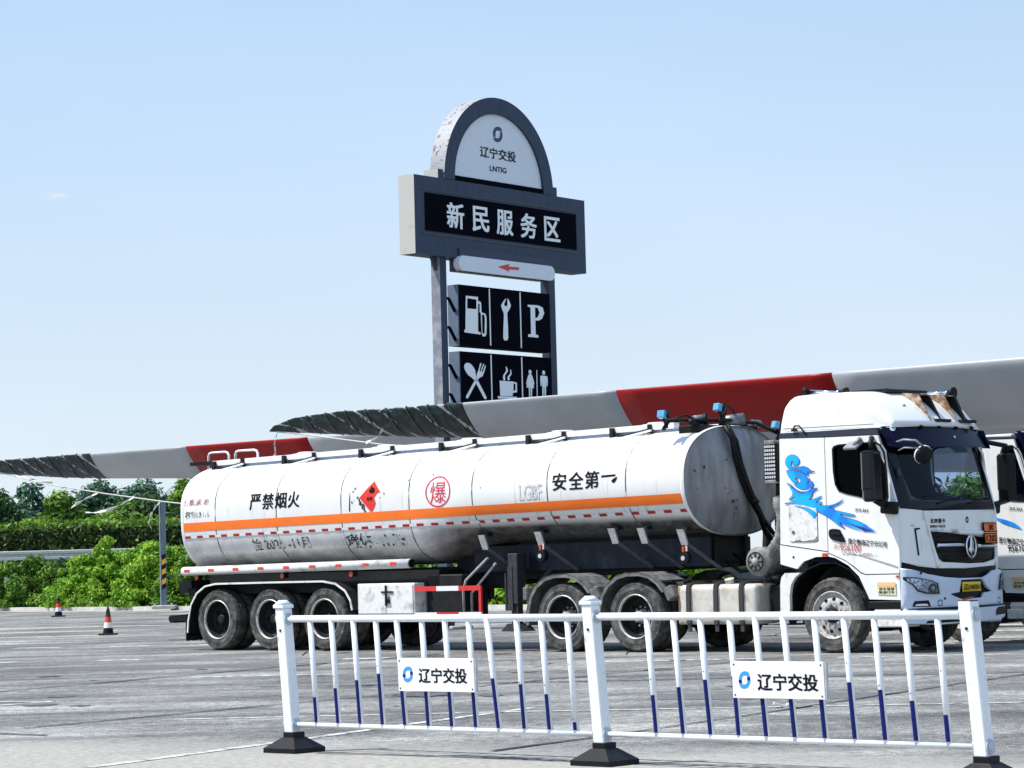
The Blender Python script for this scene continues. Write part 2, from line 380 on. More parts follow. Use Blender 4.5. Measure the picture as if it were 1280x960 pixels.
LW = [((-3.04, 19.02), (-1.89, 21.26), (-.9, 23.3), (.1, 25.3)), ((-6.8, 29.6), (-4.96, 29.01)), ((-6.0, 27.9), (-4.96, 29.01)),
      ((-3.3, 24.9), (0, 24.7), (4.6, 24.1), (8, 23.4)), ((-4.2, 34.6), (-2.3, 34.4)),
      ((-9.4, 50.5), (-8.5, 50.2)), ((-7.6, 50), (-6.7, 49.8)), ((-5.9, 49.6), (-5.2, 49.4)), ((-8.8, 42.6), (-7.9, 42.4)), ((-6.6, 42.2), (-5.9, 42.1)), ((-2.6, 40), (-1.8, 39.9)), ((.9, 36.2), (3.2, 36)), ((4.2, 35.6), (6.4, 35.3))]
for pts in LW: strip('painted_line', pts, .10 if pts[0][1] < 31 else (.2 if pts[0][1] < 38 else .34), PAINT, .0045)
for a, b, y in ((-30, -9.5, 64.0), (-30, -7.5, 68.5), (-30, -8.5, 59.2), (6.5, 26, 52.6), (7, 26, 48.2), (8, 20, 44.6)): strip('painted_line', ((a, y + 1.0), (b, y)), .5, PAINTY, .004)
TL_ = [((-8.5, 27.6), (-6.1, 31.77), (-3.49, 36.96), (-1.2, 41)), ((-4.41, 24.05), (-2.41, 27.11), (-.8, 29.4), (2.0, 33.8), (3.6, 36.2)), ((-.2, 19.6), (.78, 21.2), (2.5, 24.2), (5.0, 28.6), (7, 32)),
       ((-4.9, 23.6), (-4.48, 23.3), (-4.01, 22.9)), ((-1.5, 19.9), (-.07, 18.87), (.5, 18.3)), ((.75, 18.1), (1.29, 17.68), (2.2, 17.0)), ((-3, 31.2), (1.5, 30.4), (6, 29.8))]  # the two runs along the barrier are its rail shadow, drawn dark
for pts in TL_: strip('tar_and_rail_shadow', pts, .05 if pts[0][1] < 26 else .075, TAR_SHADE, .008)

OIL = mat('oil_stain', (.045, .044, .043), .6, scale=5, col2=(.12, .118, .115), lo=.45, hi=.6)
for i in range(46):
    x = rng.uniform(-9, 9); y = rng.uniform(21, 58); s_ = rng.uniform(.03, .22) * (1 if i % 4 else 2.2); n_ = 9
    me = bpy.data.meshes.new('oil_stain'); me.from_pydata([(x + s_ * rng.uniform(.6, 1.2) * math.cos(k * 2 * math.pi / n_), y + s_ * rng.uniform(.6, 1.6) * math.sin(k * 2 * math.pi / n_), .0035 + .0001 * i) for k in range(n_)], [], [tuple(range(n_))]); tag(link('oil_stain', me, OIL), kind='structure')
for i in range(16):
    x = rng.uniform(-12, 8); y = rng.uniform(24, 56); pts = [(x, y)]; a = rng.uniform(-.5, .5) + (1.2 if i % 3 == 0 else 0)
    for k in range(9): a += rng.uniform(-.45, .45); pts.append((pts[-1][0] + .7 * math.cos(a), pts[-1][1] + .7 * math.sin(a)))
    strip('pavement_crack', pts, rng.uniform(.012, .03), TAR_SHADE, .0082 + .0001 * i)
PATCH = mat('asphalt_patch', (.085, .085, .086), .85, scale=20, col2=(.15, .15, .15), lo=.4, hi=.6, bump=.3)
for x0, y0, x1, y1 in ((-7.5, 38.2, -2.8, 39.6), (1.2, 26.2, 3.4, 27.3), (-1.0, 48.5, 3.2, 50.2)):
    me = bpy.data.meshes.new('asphalt_patch'); me.from_pydata([(x0, y0, .003), (x1, y0 - .8, .003), (x1 + .1, y1 - .8, .003), (x0 + .2, y1, .003)], [], [(0, 1, 2, 3)]); tag(link('asphalt_patch', me, PATCH), kind='structure')
KERB = [(-75, 165), (-19.5, 103.2), (-6.4, 87.5), (4.3, 71.7), (11.2, 61.5), (22, 47), (45, 20)]
def ribbon(name, pts, o0, o1, z0, z1, m, kind='structure', top=True):
    bm = bmesh.new(); A = []
    for i, p in enumerate(pts):
        a = pts[max(i - 1, 0)]; b = pts[min(i + 1, len(pts) - 1)]; d = Vector((b[0] - a[0], b[1] - a[1])).normalized(); n = Vector((-d.y, d.x)) * 1  # left of travel = beyond the kerb
        A.append([bm.verts.new((p[0] + n.x * o, p[1] + n.y * o, z)) for o, z in ((o0, z0), (o0, z1), (o1, z1), (o1, z0))])
    for P, Q in zip(A[:-1], A[1:]):
        for k in range(3): bm.faces.new((P[k], P[k + 1], Q[k + 1], Q[k]))
    bmesh.ops.recalc_face_normals(bm, faces=bm.faces)
    me = bpy.data.meshes.new(name); bm.to_mesh(me); bm.free(); return tag(link(name, me, m), kind=kind)
CONC = mat('kerb_concrete', (.55, .53, .49), .85, scale=1.2, col2=(.36, .35, .32), lo=.45, hi=.7)
SOIL = mat('verge_soil_grass', (.045, .07, .02), .95, scale=2, col2=(.10, .13, .035), lo=.4, hi=.6)
ribbon('kerb', KERB, 0, .3, -.1, .14, CONC)
ribbon('gutter_strip', KERB, -1.1, -.004, -.1, .006, mat('gutter_concrete', (.42, .40, .36), .85, scale=.8, col2=(.24, .23, .22), lo=.4, hi=.65))
ribbon('verge', KERB, .304, 160, -.1, .11, SOIL)

# ------------------------------------------------------------------ foliage
def leafmat(name, c1, c2, isl=.35, tr=.25):
    if name in MATS: return MATS[name]
    m = mat(name, c1, .6, col2=c2, scale=.9, lo=.38, hi=.62, isl=isl, detail=3)
    t = m.node_tree; b = t.nodes['Principled BSDF']; o = t.nodes['Material Output']
    src = b.inputs['Base Color'].links[0].from_socket
    tl = t.nodes.new('ShaderNodeBsdfTranslucent'); mi = t.nodes.new('ShaderNodeMixShader'); mi.inputs[0].default_value = tr
    t.links.new(src, tl.inputs[0]); t.links.new(b.outputs[0], mi.inputs[1]); t.links.new(tl.outputs[0], mi.inputs[2]); t.links.new(mi.outputs[0], o.inputs[0])
    b.inputs['Specular IOR Level'].default_value = .3
    return m
def leaves_mesh(name, cen, rad, n, size, squash=1., nrm_up=.35, shell=.55):
    """cen: (k,3) clump centres, rad: (k,3) clump radii; n leaf faces spread through the clumps"""
    k = len(cen); w_ = (rad[:, 0] * rad[:, 2]); w_ = w_ / w_.sum()
    idx = rng.choice(k, n, p=w_)
    d = rng.normal(size=(n, 3)); d /= np.linalg.norm(d, axis=1)[:, None]
    rr = shell + (1 - shell) * rng.random(n) ** .6; rr *= rng.normal(1, .17, n)
    P = cen[idx] + d * rad[idx] * rr[:, None]
    nr = d + rng.normal(scale=.55, size=(n, 3)); nr[:, 2] += nrm_up; nr /= np.linalg.norm(nr, axis=1)[:, None]
    a = np.cross(nr, rng.normal(size=(n, 3))); a /= np.linalg.norm(a, axis=1)[:, None]; b = np.cross(nr, a)
    s = size * rng.uniform(.55, 1.3, n)[:, None]
    V = np.stack([P - a * s, P - b * s * .42 * squash + nr * s * .12, P + a * s, P + b * s * .42 * squash + nr * s * .12], 1).reshape(-1, 3)
    V[:, 2] = np.maximum(V[:, 2], .02)
    me = bpy.data.meshes.new(name); me.vertices.add(4 * n); me.vertices.foreach_set('co', V.ravel().astype(np.float32))
    me.loops.add(4 * n); me.loops.foreach_set('vertex_index', np.arange(4 * n, dtype=np.int32))
    me.polygons.add(n); me.polygons.foreach_set('loop_start', np.arange(0, 4 * n, 4, dtype=np.int32)); me.polygons.foreach_set('loop_total', np.full(n, 4, np.int32))
    me.update(); me.validate(); return me
def clumps(r, h, k, rc, z0=.1, ry=None, round_=True):
    ry = ry or r; C_ = []; Q = []
    for i in range(k):
        while True:
            p = rng.uniform(-1, 1, 3)
            if np.linalg.norm(p) < 1: break
        p = p / max(np.linalg.norm(p), .01) * rng.uniform(.35, .85)
        C_.append((p[0] * r * (1 if round_ else 1), p[1] * ry, z0 + (h - z0) * (.5 + .5 * p[2]))); q = rc * rng.uniform(.6, 1.25); Q.append((q, q, q * .85))
    return np.array(C_), np.array(Q)
BRIGHT = leafmat('bright_green_leaves', (.13, .29, .015), (.29, .49, .04))
MID = leafmat('mid_green_leaves', (.07, .17, .016), (.17, .31, .03))
DARKL = leafmat('dark_green_leaves', (.03, .075, .02), (.07, .15, .035))
BLUEG = leafmat('blue_green_leaves', (.045, .11, .07), (.08, .18, .10))
HEDG = leafmat('hedge_leaves', (.09, .17, .04), (.17, .23, .075), isl=.55)
HEDT = leafmat('hedge_top_shoots', (.12, .26, .02), (.22, .38, .04))
BARK = mat('bark', (.07, .055, .04), .9, scale=6, amt=.3, bump=.4)
def dome(rx, ry, h, k, rc):
    C_ = []; Q = []
    for i in range(k):
        a = rng.uniform(0, 2 * math.pi); t = rng.uniform(0, 1) ** .5; z = rng.uniform(.06, 1.) * h * (1 - t ** 3) ** .6; q = rc * rng.uniform(.5, 1.35)
        C_.append((rx * t * math.cos(a), ry * t * math.sin(a), max(z - q * .4, q * .35))); Q.append((q, q, q * rng.uniform(.6, 1.)))
    return np.array(C_), np.array(Q)
def stems(name, h, n, spread, parent, r=.05):
    m = MB()
    for i in range(n):
        a = 2 * math.pi * i / n + random.random(); s = spread * random.uniform(.4, 1)
        p = [(.1 * math.cos(a), .1 * math.sin(a), 0), (.35 * s * math.cos(a), .35 * s * math.sin(a), h * .4), (s * math.cos(a + .2), s * math.sin(a + .2), h * .85)]
        m.tube(p, [r, r * .7, r * .3], 6)
    return m.build(name, BARK, parent)
def bush(x, y, rx, h, mt, n, label, group, size=.13, rz=0, k=26, rc=.5, nm='shrub', zb=.1):
    r = empty(nm, (x, y, zb), rz); tag(r, label, 'shrub', group)
    c, q = dome(rx, rx * .85, h, int(k * 1.5), rc)
    link('foliage', leaves_mesh('foliage', c, q, n, size), mt, r); stems('stem', h * .8, 5, rx * .5, r, .035)
def tree(x, y, rx, h, mt, n, label, group, size=.2, trunk=.14, z0=.9, k=34, rc=.75, nm='tree'):
    r = empty(nm, (x, y, .1)); tag(r, label, 'tree', group)
    c, q = clumps(rx, h, k, rc, z0, ry=rx)
    link('crown', leaves_mesh('crown', c, q, n, size), mt, r)
    m = MB(); m.tube([(0, 0, -.1), (.05, 0, h * .3), (-.04, .05, h * .62), (.02, 0, h * .9)], [trunk, trunk * .8, trunk * .5, trunk * .15], 8)
    for i in range(6):
        a = i * 1.05 + random.random(); z = h * random.uniform(.3, .65)
        m.tube([(0, 0, z), (.45 * rx * math.cos(a), .45 * rx * math.sin(a), z + h * .12), (.8 * rx * math.cos(a), .8 * rx * math.sin(a), z + h * .22)], [trunk * .4, trunk * .25, trunk * .08], 5)
    m.build('trunk', BARK, r)
def kerb_at(px_x):   # kerb y at world x
    for a, b in zip(KERB[:-1], KERB[1:]):
        if a[0] <= px_x <= b[0]: return a[1] + (b[1] - a[1]) * (px_x - a[0]) / (b[0] - a[0])
    return 60
#      x, beyond kerb, radius, height, material, label
BU = [(-18.9, 2.0, 1.3, 2.0, MID, 'rounded mid green shrub at the left edge of the picture beyond the kerb'),
      (-17.7, 4.2, 1.0, 1.9, DARKL, 'dark green shrub between the leftmost round shrub and the bright one'),
      (-15.9, 2.2, 1.35, 2.2, BRIGHT, 'bright yellow-green shrub with a spreading crown right of the dark gap'),
      (-14.4, 3.0, 1.35, 2.7, BRIGHT, 'tallest bright green shrub behind the farther traffic cone'),
      (-12.9, 2.4, 1.3, 2.3, BRIGHT, 'bright green shrub just left of the striped steel post'),
      (-11.2, 2.6, 1.2, 2.1, MID, 'green shrub between the striped post and the rear of the tank trailer')]
for x, o, r, h, mt, lb in BU: bush(x, kerb_at(x) + o, r * 1.25, h * 1.04, mt, 15000, lb, 'roadside shrubs left of the tanker', size=.095, k=60, rc=.30)
xs = [-9.2, -7.4, -5.8, -4.2, -2.7, -1.3, .1, 1.5, 2.9, 4.4]
where = ['behind the rear trailer axle', 'behind the middle trailer axle', 'behind the front trailer axle', 'behind the white toolbox', 'behind the red and white side guard', 'seen between side guard and landing leg', 'seen right of the landing leg', 'seen over the rear drive wheel fender', 'seen in the gap between the two drive fenders', 'behind the front drive wheel fender']
for i, x in enumerate(xs): bush(x, kerb_at(x) + 2.4, 1.15, 1.95 + .2 * (i % 3), (BRIGHT, MID, BRIGHT)[i % 3], 3800, 'green roadside shrub beyond the kerb, ' + where[i], 'roadside shrubs seen under the tanker', size=.14)
RT = [(8.2, 'behind the cab of the tractor unit'), (10.2, 'seen through the windscreen beside the left pillar'), (11.9, 'seen through the windscreen near its middle'), (13.6, 'seen through the right side of the windscreen'), (15.4, 'seen around the mirror of the second truck'), (17.4, 'just beyond the right edge of the picture')]
for i, (x, ww) in enumerate(RT): tree(x, kerb_at(x) + 4.2, 1.5, 3.25 + .1 * (i % 2), (MID, DARKL)[i % 2], 6500, 'low dense roadside tree, ' + ww, 'low trees on the right verge', size=.14, z0=.2, rc=.6)
# clipped hedge on the far verge
def hedge():
    r = empty('clipped_hedge', (-26, 122.5, .9), -.07); tag(r, 'long clipped hedge with a bright green top above the guard rail, left background', 'hedge')
    Ln = 26; n = 30000
    P = np.stack([rng.uniform(-14, Ln, n), rng.uniform(-1.0, 1.0, n), rng.uniform(0, 2.75, n)], 1)
    face = rng.random(n); P[face < .62, 1] = -1 + rng.normal(0, .14, (face < .62).sum()); top = face > .72; P[top, 2] = 2.7 + rng.normal(0, .09, top.sum()) + .06 * np.sin(P[top, 0] * 2.1)
    def lf(Q, size, name, mt):
        k = len(Q); me = leaves_mesh(name, np.array([[0, 0, 0.]]), np.array([[1., 1., 1.]]), k, size)
        co = np.empty(k * 12, np.float32); me.vertices.foreach_get('co', co); co = co.reshape(k, 4, 3); c = co.mean(1, keepdims=True)
        co = co - c + Q[:, None, :]; me.vertices.foreach_set('co', co.ravel().astype(np.float32)); me.update(); return link(name, me, mt, r)
    lf(P[~top], .15, 'foliage', HEDG); lf(P[top], .16, 'top_shoots', HEDT)
    m = MB(); m.bx(-14, Ln, -.75, .75, 0, 2.5); m.build('hedge_core', mat('hedge_inner_twigs', (.03, .035, .018), .95, amt=.4), r)
hedge()
def weeds():
    Q = []
    for a, b in zip(KERB[:-1], KERB[1:]):
        L_ = math.dist(a, b); nn_ = int(L_ * 150); d = ((b[0] - a[0]) / L_, (b[1] - a[1]) / L_)
        t = rng.uniform(0, L_, nn_); o = .35 + rng.exponential(1.0, nn_); z = .1 + rng.random(nn_) * (.10 + .25 * (np.sin(t * 1.7) > .2))
        Q.append(np.stack([a[0] + d[0] * t - d[1] * o, a[1] + d[1] * t + d[0] * o, z], 1))
    Q = np.concatenate(Q); k = len(Q); me = leaves_mesh('weeds', np.array([[0, 0, 0.]]), np.array([[1., 1., 1.]]), k, .09)
    co = np.empty(k * 12, np.float32); me.vertices.foreach_get('co', co); co = co.reshape(k, 4, 3); co = co - co.mean(1, keepdims=True) + Q[:, None, :]
    me.vertices.foreach_set('co', co.ravel().astype(np.float32)); me.update()
    tag(link('low_weeds', me, BRIGHT), 'low bright weeds and grass growing along the back of the kerb', 'weeds', None, 'stuff')
weeds()
bm_ = MB(); bm_.bx(-70, 20, 112, 200, -.1, .95); tag(bm_.build('road_embankment', SOIL), kind='structure')
def guardrail():
    r = empty('guard_rail', (-24, 111, .95), -.03); tag(r, 'galvanised highway guard rail in front of the clipped hedge', 'guard rail')
    m = MB(); pr = [(0, .95), (.06, .93), (.06, 1.03), (0, 1.08), (0, 1.14), (.06, 1.18), (.06, 1.28), (0, 1.3)]
    pr = [(a, b + .1) for a, b in pr]
    vs = [[m.bm.verts.new((x, -.1 - a, b)) for a, b in pr] for x in (-10, 22)]
    for k in range(len(pr) - 1): m.bm.faces.new((vs[0][k], vs[0][k + 1], vs[1][k + 1], vs[1][k]))
    m.build('rail', mat('dull_rail', (.50, .50, .49), .55, metal=.2, amt=.2), r)
    me = None
    for x in range(-9, 22, 4):
        if me is None: m = MB(); m.bx(-.07, .07, -.09, .05, 0, 1.42); o = m.build('post', STEEL, r, (x, 0, 0)); me = o.data
        else: o = link('post', me, None, r, (x, 0, 0))
guardrail()
TRS = [(-28.5, 140, 2.1, 6.6, DARKL, 'very dark tree at the left edge behind the hedge'), (-26.2, 150, 1.5, 6.3, BLUEG, 'slim bluish tree beside the very dark one'), (-24.5, 138, 2.0, 5.3, MID, 'broad green tree behind the hedge, left part'),
       (-22.4, 150, 1.6, 6.7, BLUEG, 'bluish tree rising just left of the hanging ribbons'), (-21.6, 139, 1.9, 5.1, MID, 'low rounded green tree under the left ribbon'), (-19.8, 152, 1.7, 6.9, BLUEG, 'tall bluish tree between the two ribbons'),
       (-19.4, 140, 1.8, 5.4, DARKL, 'dark green tree behind the hedge under the right ribbon'), (-17.2, 146, 1.9, 6.6, MID, 'green tree with the highest crown left of the steel post'), (-15.6, 139, 1.7, 5.9, DARKL, 'dark tree directly behind the steel post'),
       (-13.2, 143, 2.0, 6.5, MID, 'tree partly hidden behind the rear of the tank'), (-17.7, 158, 1.7, 7.2, BLUEG, 'far bluish tree peeking over the green crowns'), (-30.5, 147, 2, 6, DARKL, 'dark tree mostly beyond the left edge')]
for x, y, r, h, mt, lb in TRS: tree(x * y / 145, y, r, h, mt, 7500, lb, 'trees behind the clipped hedge', size=.19, rc=.7)

# ------------------------------------------------------------------ wind turbine blades on stands
BGREY = mat('blade_grey_gelcoat', (.42, .43, .45), .38, scale=.5, col2=(.34, .35, .36), lo=.4, hi=.7, amt=.04)
BRED = mat('blade_red_band', (.30, .003, .004), .42, amt=.08, scale=.7, spec=.3)
WRAP = mat('dark_green_wrap', (.0015, .007, .008), .4, scale=5, col2=(.012, .07, .07), lo=.5, hi=.68, spec=.5)
LEAN = .85
def interp(x, t): return float(np.interp(x, [a for a, b in t], [b for a, b in t]))
def blade(n, top, bot, xs_, kshear, label, stands):
    base = TW(xs_[0], n); r = empty('turbine_blade', base, -TH); tag(r, label, 'turbine blade', 'wind turbine blades')
    x0 = xs_[0]
    def seg(name, a, b, mt, infl=0., folds=False, ns=None):
        bm = bmesh.new(); ns = ns or max(3, int((b - a) / .5)); rings = []; K = 28
        for i in range(ns + 1):
            s = a + (b - a) * i / ns; zt, zb = interp(s, top), interp(s, bot); h = max(zt - zb, .03); th = min(.05 + .26 * h, .6) * (1 + .02 * max(0, s))
            cz = (zt + zb) / 2; ring = []
            for k in range(K):
                t = 2 * math.pi * k / K; c_, s_ = math.cos(t), math.sin(t)
                f = 1 + infl
                if folds:
                    ph = s * 7.5 + s_ * 2.6
                    f += .03 * math.sin(ph) + .03 * math.sin(ph * 2.3 + 1) + .02 * math.sin(ph * 5.1 + s_ * 4) + rng.normal(0, .012)
                yy = th * .5 * (abs(c_) ** .8) * (1 if c_ > 0 else -1) * f * (1.15 - .35 * s_); zz = h / 2 * s_ * (1 + infl * .3 + (f - 1 - infl) * .4)
                ring.append(bm.verts.new((s + kshear * (zt - (cz + zz)) - x0, yy - LEAN * zz, cz + zz)))
            rings.append(ring)
        for A, B in zip(rings[:-1], rings[1:]):
            for k in range(K):
                q = bm.faces.new((A[k], A[(k + 1) % K], B[(k + 1) % K], B[k])); q.smooth = True
        bm.faces.new(rings[0]); bm.faces.new(rings[-1]); bmesh.ops.recalc_face_normals(bm, faces=bm.faces)
        me = bpy.data.meshes.new(name); bm.to_mesh(me); bm.free(); return link(name, me, mt, r)
    seg('tip_wrap', xs_[0], xs_[1], WRAP, .05, True, int((xs_[1] - xs_[0]) * 22))
    # ropes lashed round the wrap
    s = xs_[0] + .7
    while s < xs_[1]:
        zt, zb = interp(s, top), interp(s, bot); h = zt - zb; th = min(.05 + .32 * h, .75); cz = (zt + zb) / 2; pts = []
        for k in range(20):
            t = 2 * math.pi * k / 20; s_ = math.sin(t); pts.append((s + (kshear + .25) * (zt - (cz + h / 2 * s_)) - x0, th * .56 * math.cos(t) * (1.15 - .35 * s_) - LEAN * h * .53 * s_, cz + h * .53 * s_))
        m = MB(); m.tube(pts, .012, 4, closed=True); m.build('lashing', mat('lashing_rope', (.09, .12, .12), .8), r); s += .62
    seg('shell', xs_[0] + .3, xs_[2], BGREY, 0); seg('red_band', xs_[2], xs_[3], BRED); seg('root_section', xs_[3], xs_[4], BGREY)
    for sx in stands:
        zb = interp(sx, bot); m = MB()
        for dx in (-.35, .35):
            for dy in (-.7, .7): m.bar((sx - x0 + dx, dy, 0), (sx - x0 + dx * .8, dy * .7, zb + .1), .12, .12)
        m.bx(sx - x0 - .5, sx - x0 + .5, -.85, .85, .1, .22); m.bx(sx - x0 - .35, sx - x0 + .35, -.6, .6, zb - .12, zb + .04)
        q = m.build('transport_stand', CHASSIS); q.location = base; q.rotation_euler = (0, 0, -TH)
        yield q, sx
b1 = list(blade(9., [(-8.46, 4.35), (-8.28, 4.44), (-7.52, 4.57), (-6.1, 4.62), (-4.5, 4.59), (25, 4.55)], [(-8.46, 4.32), (-8.03, 4.29), (-6.41, 4.16), (-4.04, 3.99), (-2.3, 3.90), (10.4, 3.43), (25, 3.1)],
      [-8.46, -2.40, 1.70, 6.80, 25.], .03, 'nearer turbine blade with grey, red and grey bands, its dark wrapped tip above the tank', [6.9, 20]))
b2 = list(blade(13., [(-26.2, 4.30), (-25.4, 4.36), (-23.5, 4.40), (25, 4.42)], [(-26.2, 4.26), (-25, 4.17), (-23.5, 4.05), (-21.1, 3.86), (-19.2, 3.76), (-15.6, 3.62), (7.36, 2.82), (25, 2.6)],
      [-26.2, -19.35, -15.55, -11.12, 25.], .10, 'farther turbine blade whose dark wrapped tip reaches the left edge over the trees', [2.6, 18]))
for (o, sx), lb in zip(b1 + b2, ('dark steel stand under the nearer blade, hidden behind the cab', 'dark steel stand under the root of the nearer blade', 'dark steel stand under the farther blade, hidden behind the cab', 'dark steel stand under the root of the farther blade')):
    tag(o, lb, 'stand', 'blade transport stands')

# ropes with ribbons
CORD = mat('pale_cord', (.55, .55, .52), .8)
def rope(n, pts, ribs, label):
    P = [TW(x, n, z) for x, z in pts]; base = P[0].copy(); r = empty('guy_rope', (base.x, base.y, 0)); tag(r, label, 'rope')
    fine = []
    for a, b in zip(P[:-1], P[1:]):
        for i in range(6): fine.append(a.lerp(b, i / 6))
    fine.append(P[-1]); off = Vector((base.x, base.y, 0))
    m = MB(); m.tube([p - off for p in fine], .016, 6); m.build('cord', CORD, r)
    for rb in ribs:
        Q = [TW(x, n, z) - off for x, z in rb]; bm = bmesh.new(); vs = []
        Q = [Vector(q) for q in Q]; QQ = []
        for a, b in zip(Q[:-1], Q[1:]): QQ += [a.lerp(b, i / 4) for i in range(4)]
        QQ.append(Q[-1])
        for i, q in enumerate(QQ):
            wv = Vector((.012 * math.sin(i), .05 * math.cos(i * .9), .032 * math.cos(i * .35))); vs.append((bm.verts.new(q - wv), bm.verts.new(q + wv)))
        for a, b in zip(vs[:-1], vs[1:]): bm.faces.new((a[0], a[1], b[1], b[0]))
        me = bpy.data.meshes.new('ribbon'); bm.to_mesh(me); bm.free(); o = link('ribbon', me, mat('pale_ribbon', (.66, .66, .62), .8), r)
        md = o.modifiers.new('t', 'SOLIDIFY'); md.thickness = .012
rope(13., [(-25.0, 4.25), (-23.5, 4.09), (-21.46, 3.70), (-19.17, 3.38), (-16.82, 3.09), (-15.77, 2.98), (-11, 2.6)],
     [[(-19.43, 3.41), (-19.9, 3.27), (-20.31, 3.15), (-20.5, 3.05)], [(-18.0, 3.25), (-18.4, 3.1), (-19.02, 2.945), (-19.5, 2.90), (-19.96, 2.93)], [(-16.98, 3.10), (-17.2, 2.92), (-17.36, 2.75), (-17.42, 2.55)], [(-22.8, 3.98), (-22.0, 3.80), (-21.3, 3.74)]],
     'pale rope with fluttering ribbons from the far blade tip past the striped post')
rope(9., [(-8.26, 4.31), (-7.9, 4.27), (-6.41, 4.07), (-4.98, 3.87), (-3.6, 3.75)], [[(-8.26, 4.3), (-8.33, 4.05), (-8.32, 3.82), (-8.43, 3.74)], [(-5.5, 3.93), (-5.2, 4.02), (-4.98, 4.2)]],
     'thin rope tied to the near blade tip, hanging down to the top of the tank')

# ------------------------------------------------------------------ wheels
TR_ = .522
def tyre_mesh(name='tyre', dual=False, n=80):
    m = MB()
    for y0 in ((0, .31) if dual else (0,)):
        pr = [(.318, .03), (.335, .012), (.37, .004), (.385, .006), (.39, -.002), (.40, .004), (.44, .0), (.475, .012), (.482, .006), (.49, .018), (.505, .035), (.518, .055), (.522, .085), (.522, .105), (.508, .108), (.508, .118), (.522, .121), (.522, .16), (.508, .163), (.508, .173), (.522, .176), (.522, .2), (.516, .235), (.49, .27), (.45, .285), (.32, .27)]
        m.lathe([(r, y0 + y) for r, y in pr], n=n)
    for v in m.bm.verts:
        r = math.hypot(v.co.x, v.co.z)
        if r > .504:
            k = round(math.atan2(v.co.z, v.co.x) / (2 * math.pi / n))
            if k % 2: v.co.x *= .978; v.co.z *= .978
            else: v.co.y += .004
    return m
def wheel_protos():
    P = {}
    def store(k, *ms): P[k] = ms
    t = tyre_mesh(dual=True); a = t.build('tyre', RUBBER); me_t = a.data; bpy.data.objects.remove(a)
    t = tyre_mesh(); a = t.build('tyre', RUBBER); me_s = a.data; bpy.data.objects.remove(a)
    def rim(dish, light):
        m = MB()
        m.lathe([(.335, .022), (.333, .005), (.322, .0), (.312, .01), (.306, .035)], mi=1, n=48)
        m.lathe([(.306, .035), (.292, .08), (.288, dish - .02), (.27, dish), (.20, dish + .012), (.15, dish - .006), (.10, dish - .01)], n=48, mi=0)
        for k in range(10):
            t_ = 2 * math.pi * k / 10; m.cyl((.145 * math.cos(t_), dish - .035, .145 * math.sin(t_)), (.145 * math.cos(t_), dish, .145 * math.sin(t_)), .015, n=6, mi=2)
        for k in range(8):
            t_ = 2 * math.pi * (k + .5) / 8; m.cyl((.232 * math.cos(t_), dish - .004, .232 * math.sin(t_)), (.232 * math.cos(t_), dish + .02, .232 * math.sin(t_)), .032, n=12, mi=3)
        a = m.build('wheel', [light[0], RIML, light[1], BLACK]); me = a.data; bpy.data.objects.remove(a); return me
    def hub(dish, L_, r, mt):
        m = MB(); m.lathe([(.11, dish), (.108, dish - .03), (r, dish - .045), (r, dish - L_ + .02), (r * .9, dish - L_), (r * .55, dish - L_ - .006), (.0, dish - L_ - .006)], n=28)
        for k in range(8):
            t_ = 2 * math.pi * k / 8; m.cyl((r * .72 * math.cos(t_), dish - L_ - .012, r * .72 * math.sin(t_)), (r * .72 * math.cos(t_), dish - L_ + .01, r * .72 * math.sin(t_)), .009, n=6)
        a = m.build('hub', mt); me = a.data; bpy.data.objects.remove(a); return me
    HUBL = mat('dusty_hub', (.34, .32, .29), .7, scale=20, amt=.3); DR = RIMD
    store('trailer', rim(.19, (DR, DR)), me_t, hub(.19, .1, .085, RIMD))
    store('drive', rim(.20, (DR, HUBL)), me_t, hub(.20, .15, .082, HUBL))
    m = MB(); ST = mat('worn_white_wheel', (.50, .48, .45), .6, scale=15, col2=(.16, .14, .12), lo=.45, hi=.7)
    m.lathe([(.335, .022), (.333, .005), (.322, .0), (.312, .01), (.300, .05), (.27, .06), (.235, .03), (.20, .018), (.12, .016), (.10, .03)], n=48)
    for k in range(10):
        t_ = 2 * math.pi * k / 10; m.cyl((.15 * math.cos(t_), -.012, .15 * math.sin(t_)), (.15 * math.cos(t_), .02, .15 * math.sin(t_)), .017, n=6, mi=1)
        t_ += math.pi / 10; m.cyl((.222 * math.cos(t_), .017, .222 * math.sin(t_)), (.222 * math.cos(t_), .04, .222 * math.sin(t_)), .026, n=12, mi=2)
    a = m.build('wheel', [ST, RIML, BLACK]); me = a.data; bpy.data.objects.remove(a)
    store('steer', me, me_s, hub(.02, .05, .09, RIMD))
    return P
WP = wheel_protos()
def wheel(parent, kind, x, y, far=False):
    a, b, c = WP[kind]
    o = link('wheel', a, None, parent, (x, y, TR_)); o.rotation_euler = (0, random.random() * 6, math.pi if far else 0)
    link('tyre', b, None, o); link('hub', c, None, o)
def axle(parent, x, name='axle', z=TR_):
    m = MB(); m.cyl((x, .3, z), (x, 2.15, z), .075); m.cyl((x, 1.0, z), (x, 1.45, z), .2, n=20); m.build(name, CHASSIS, parent)

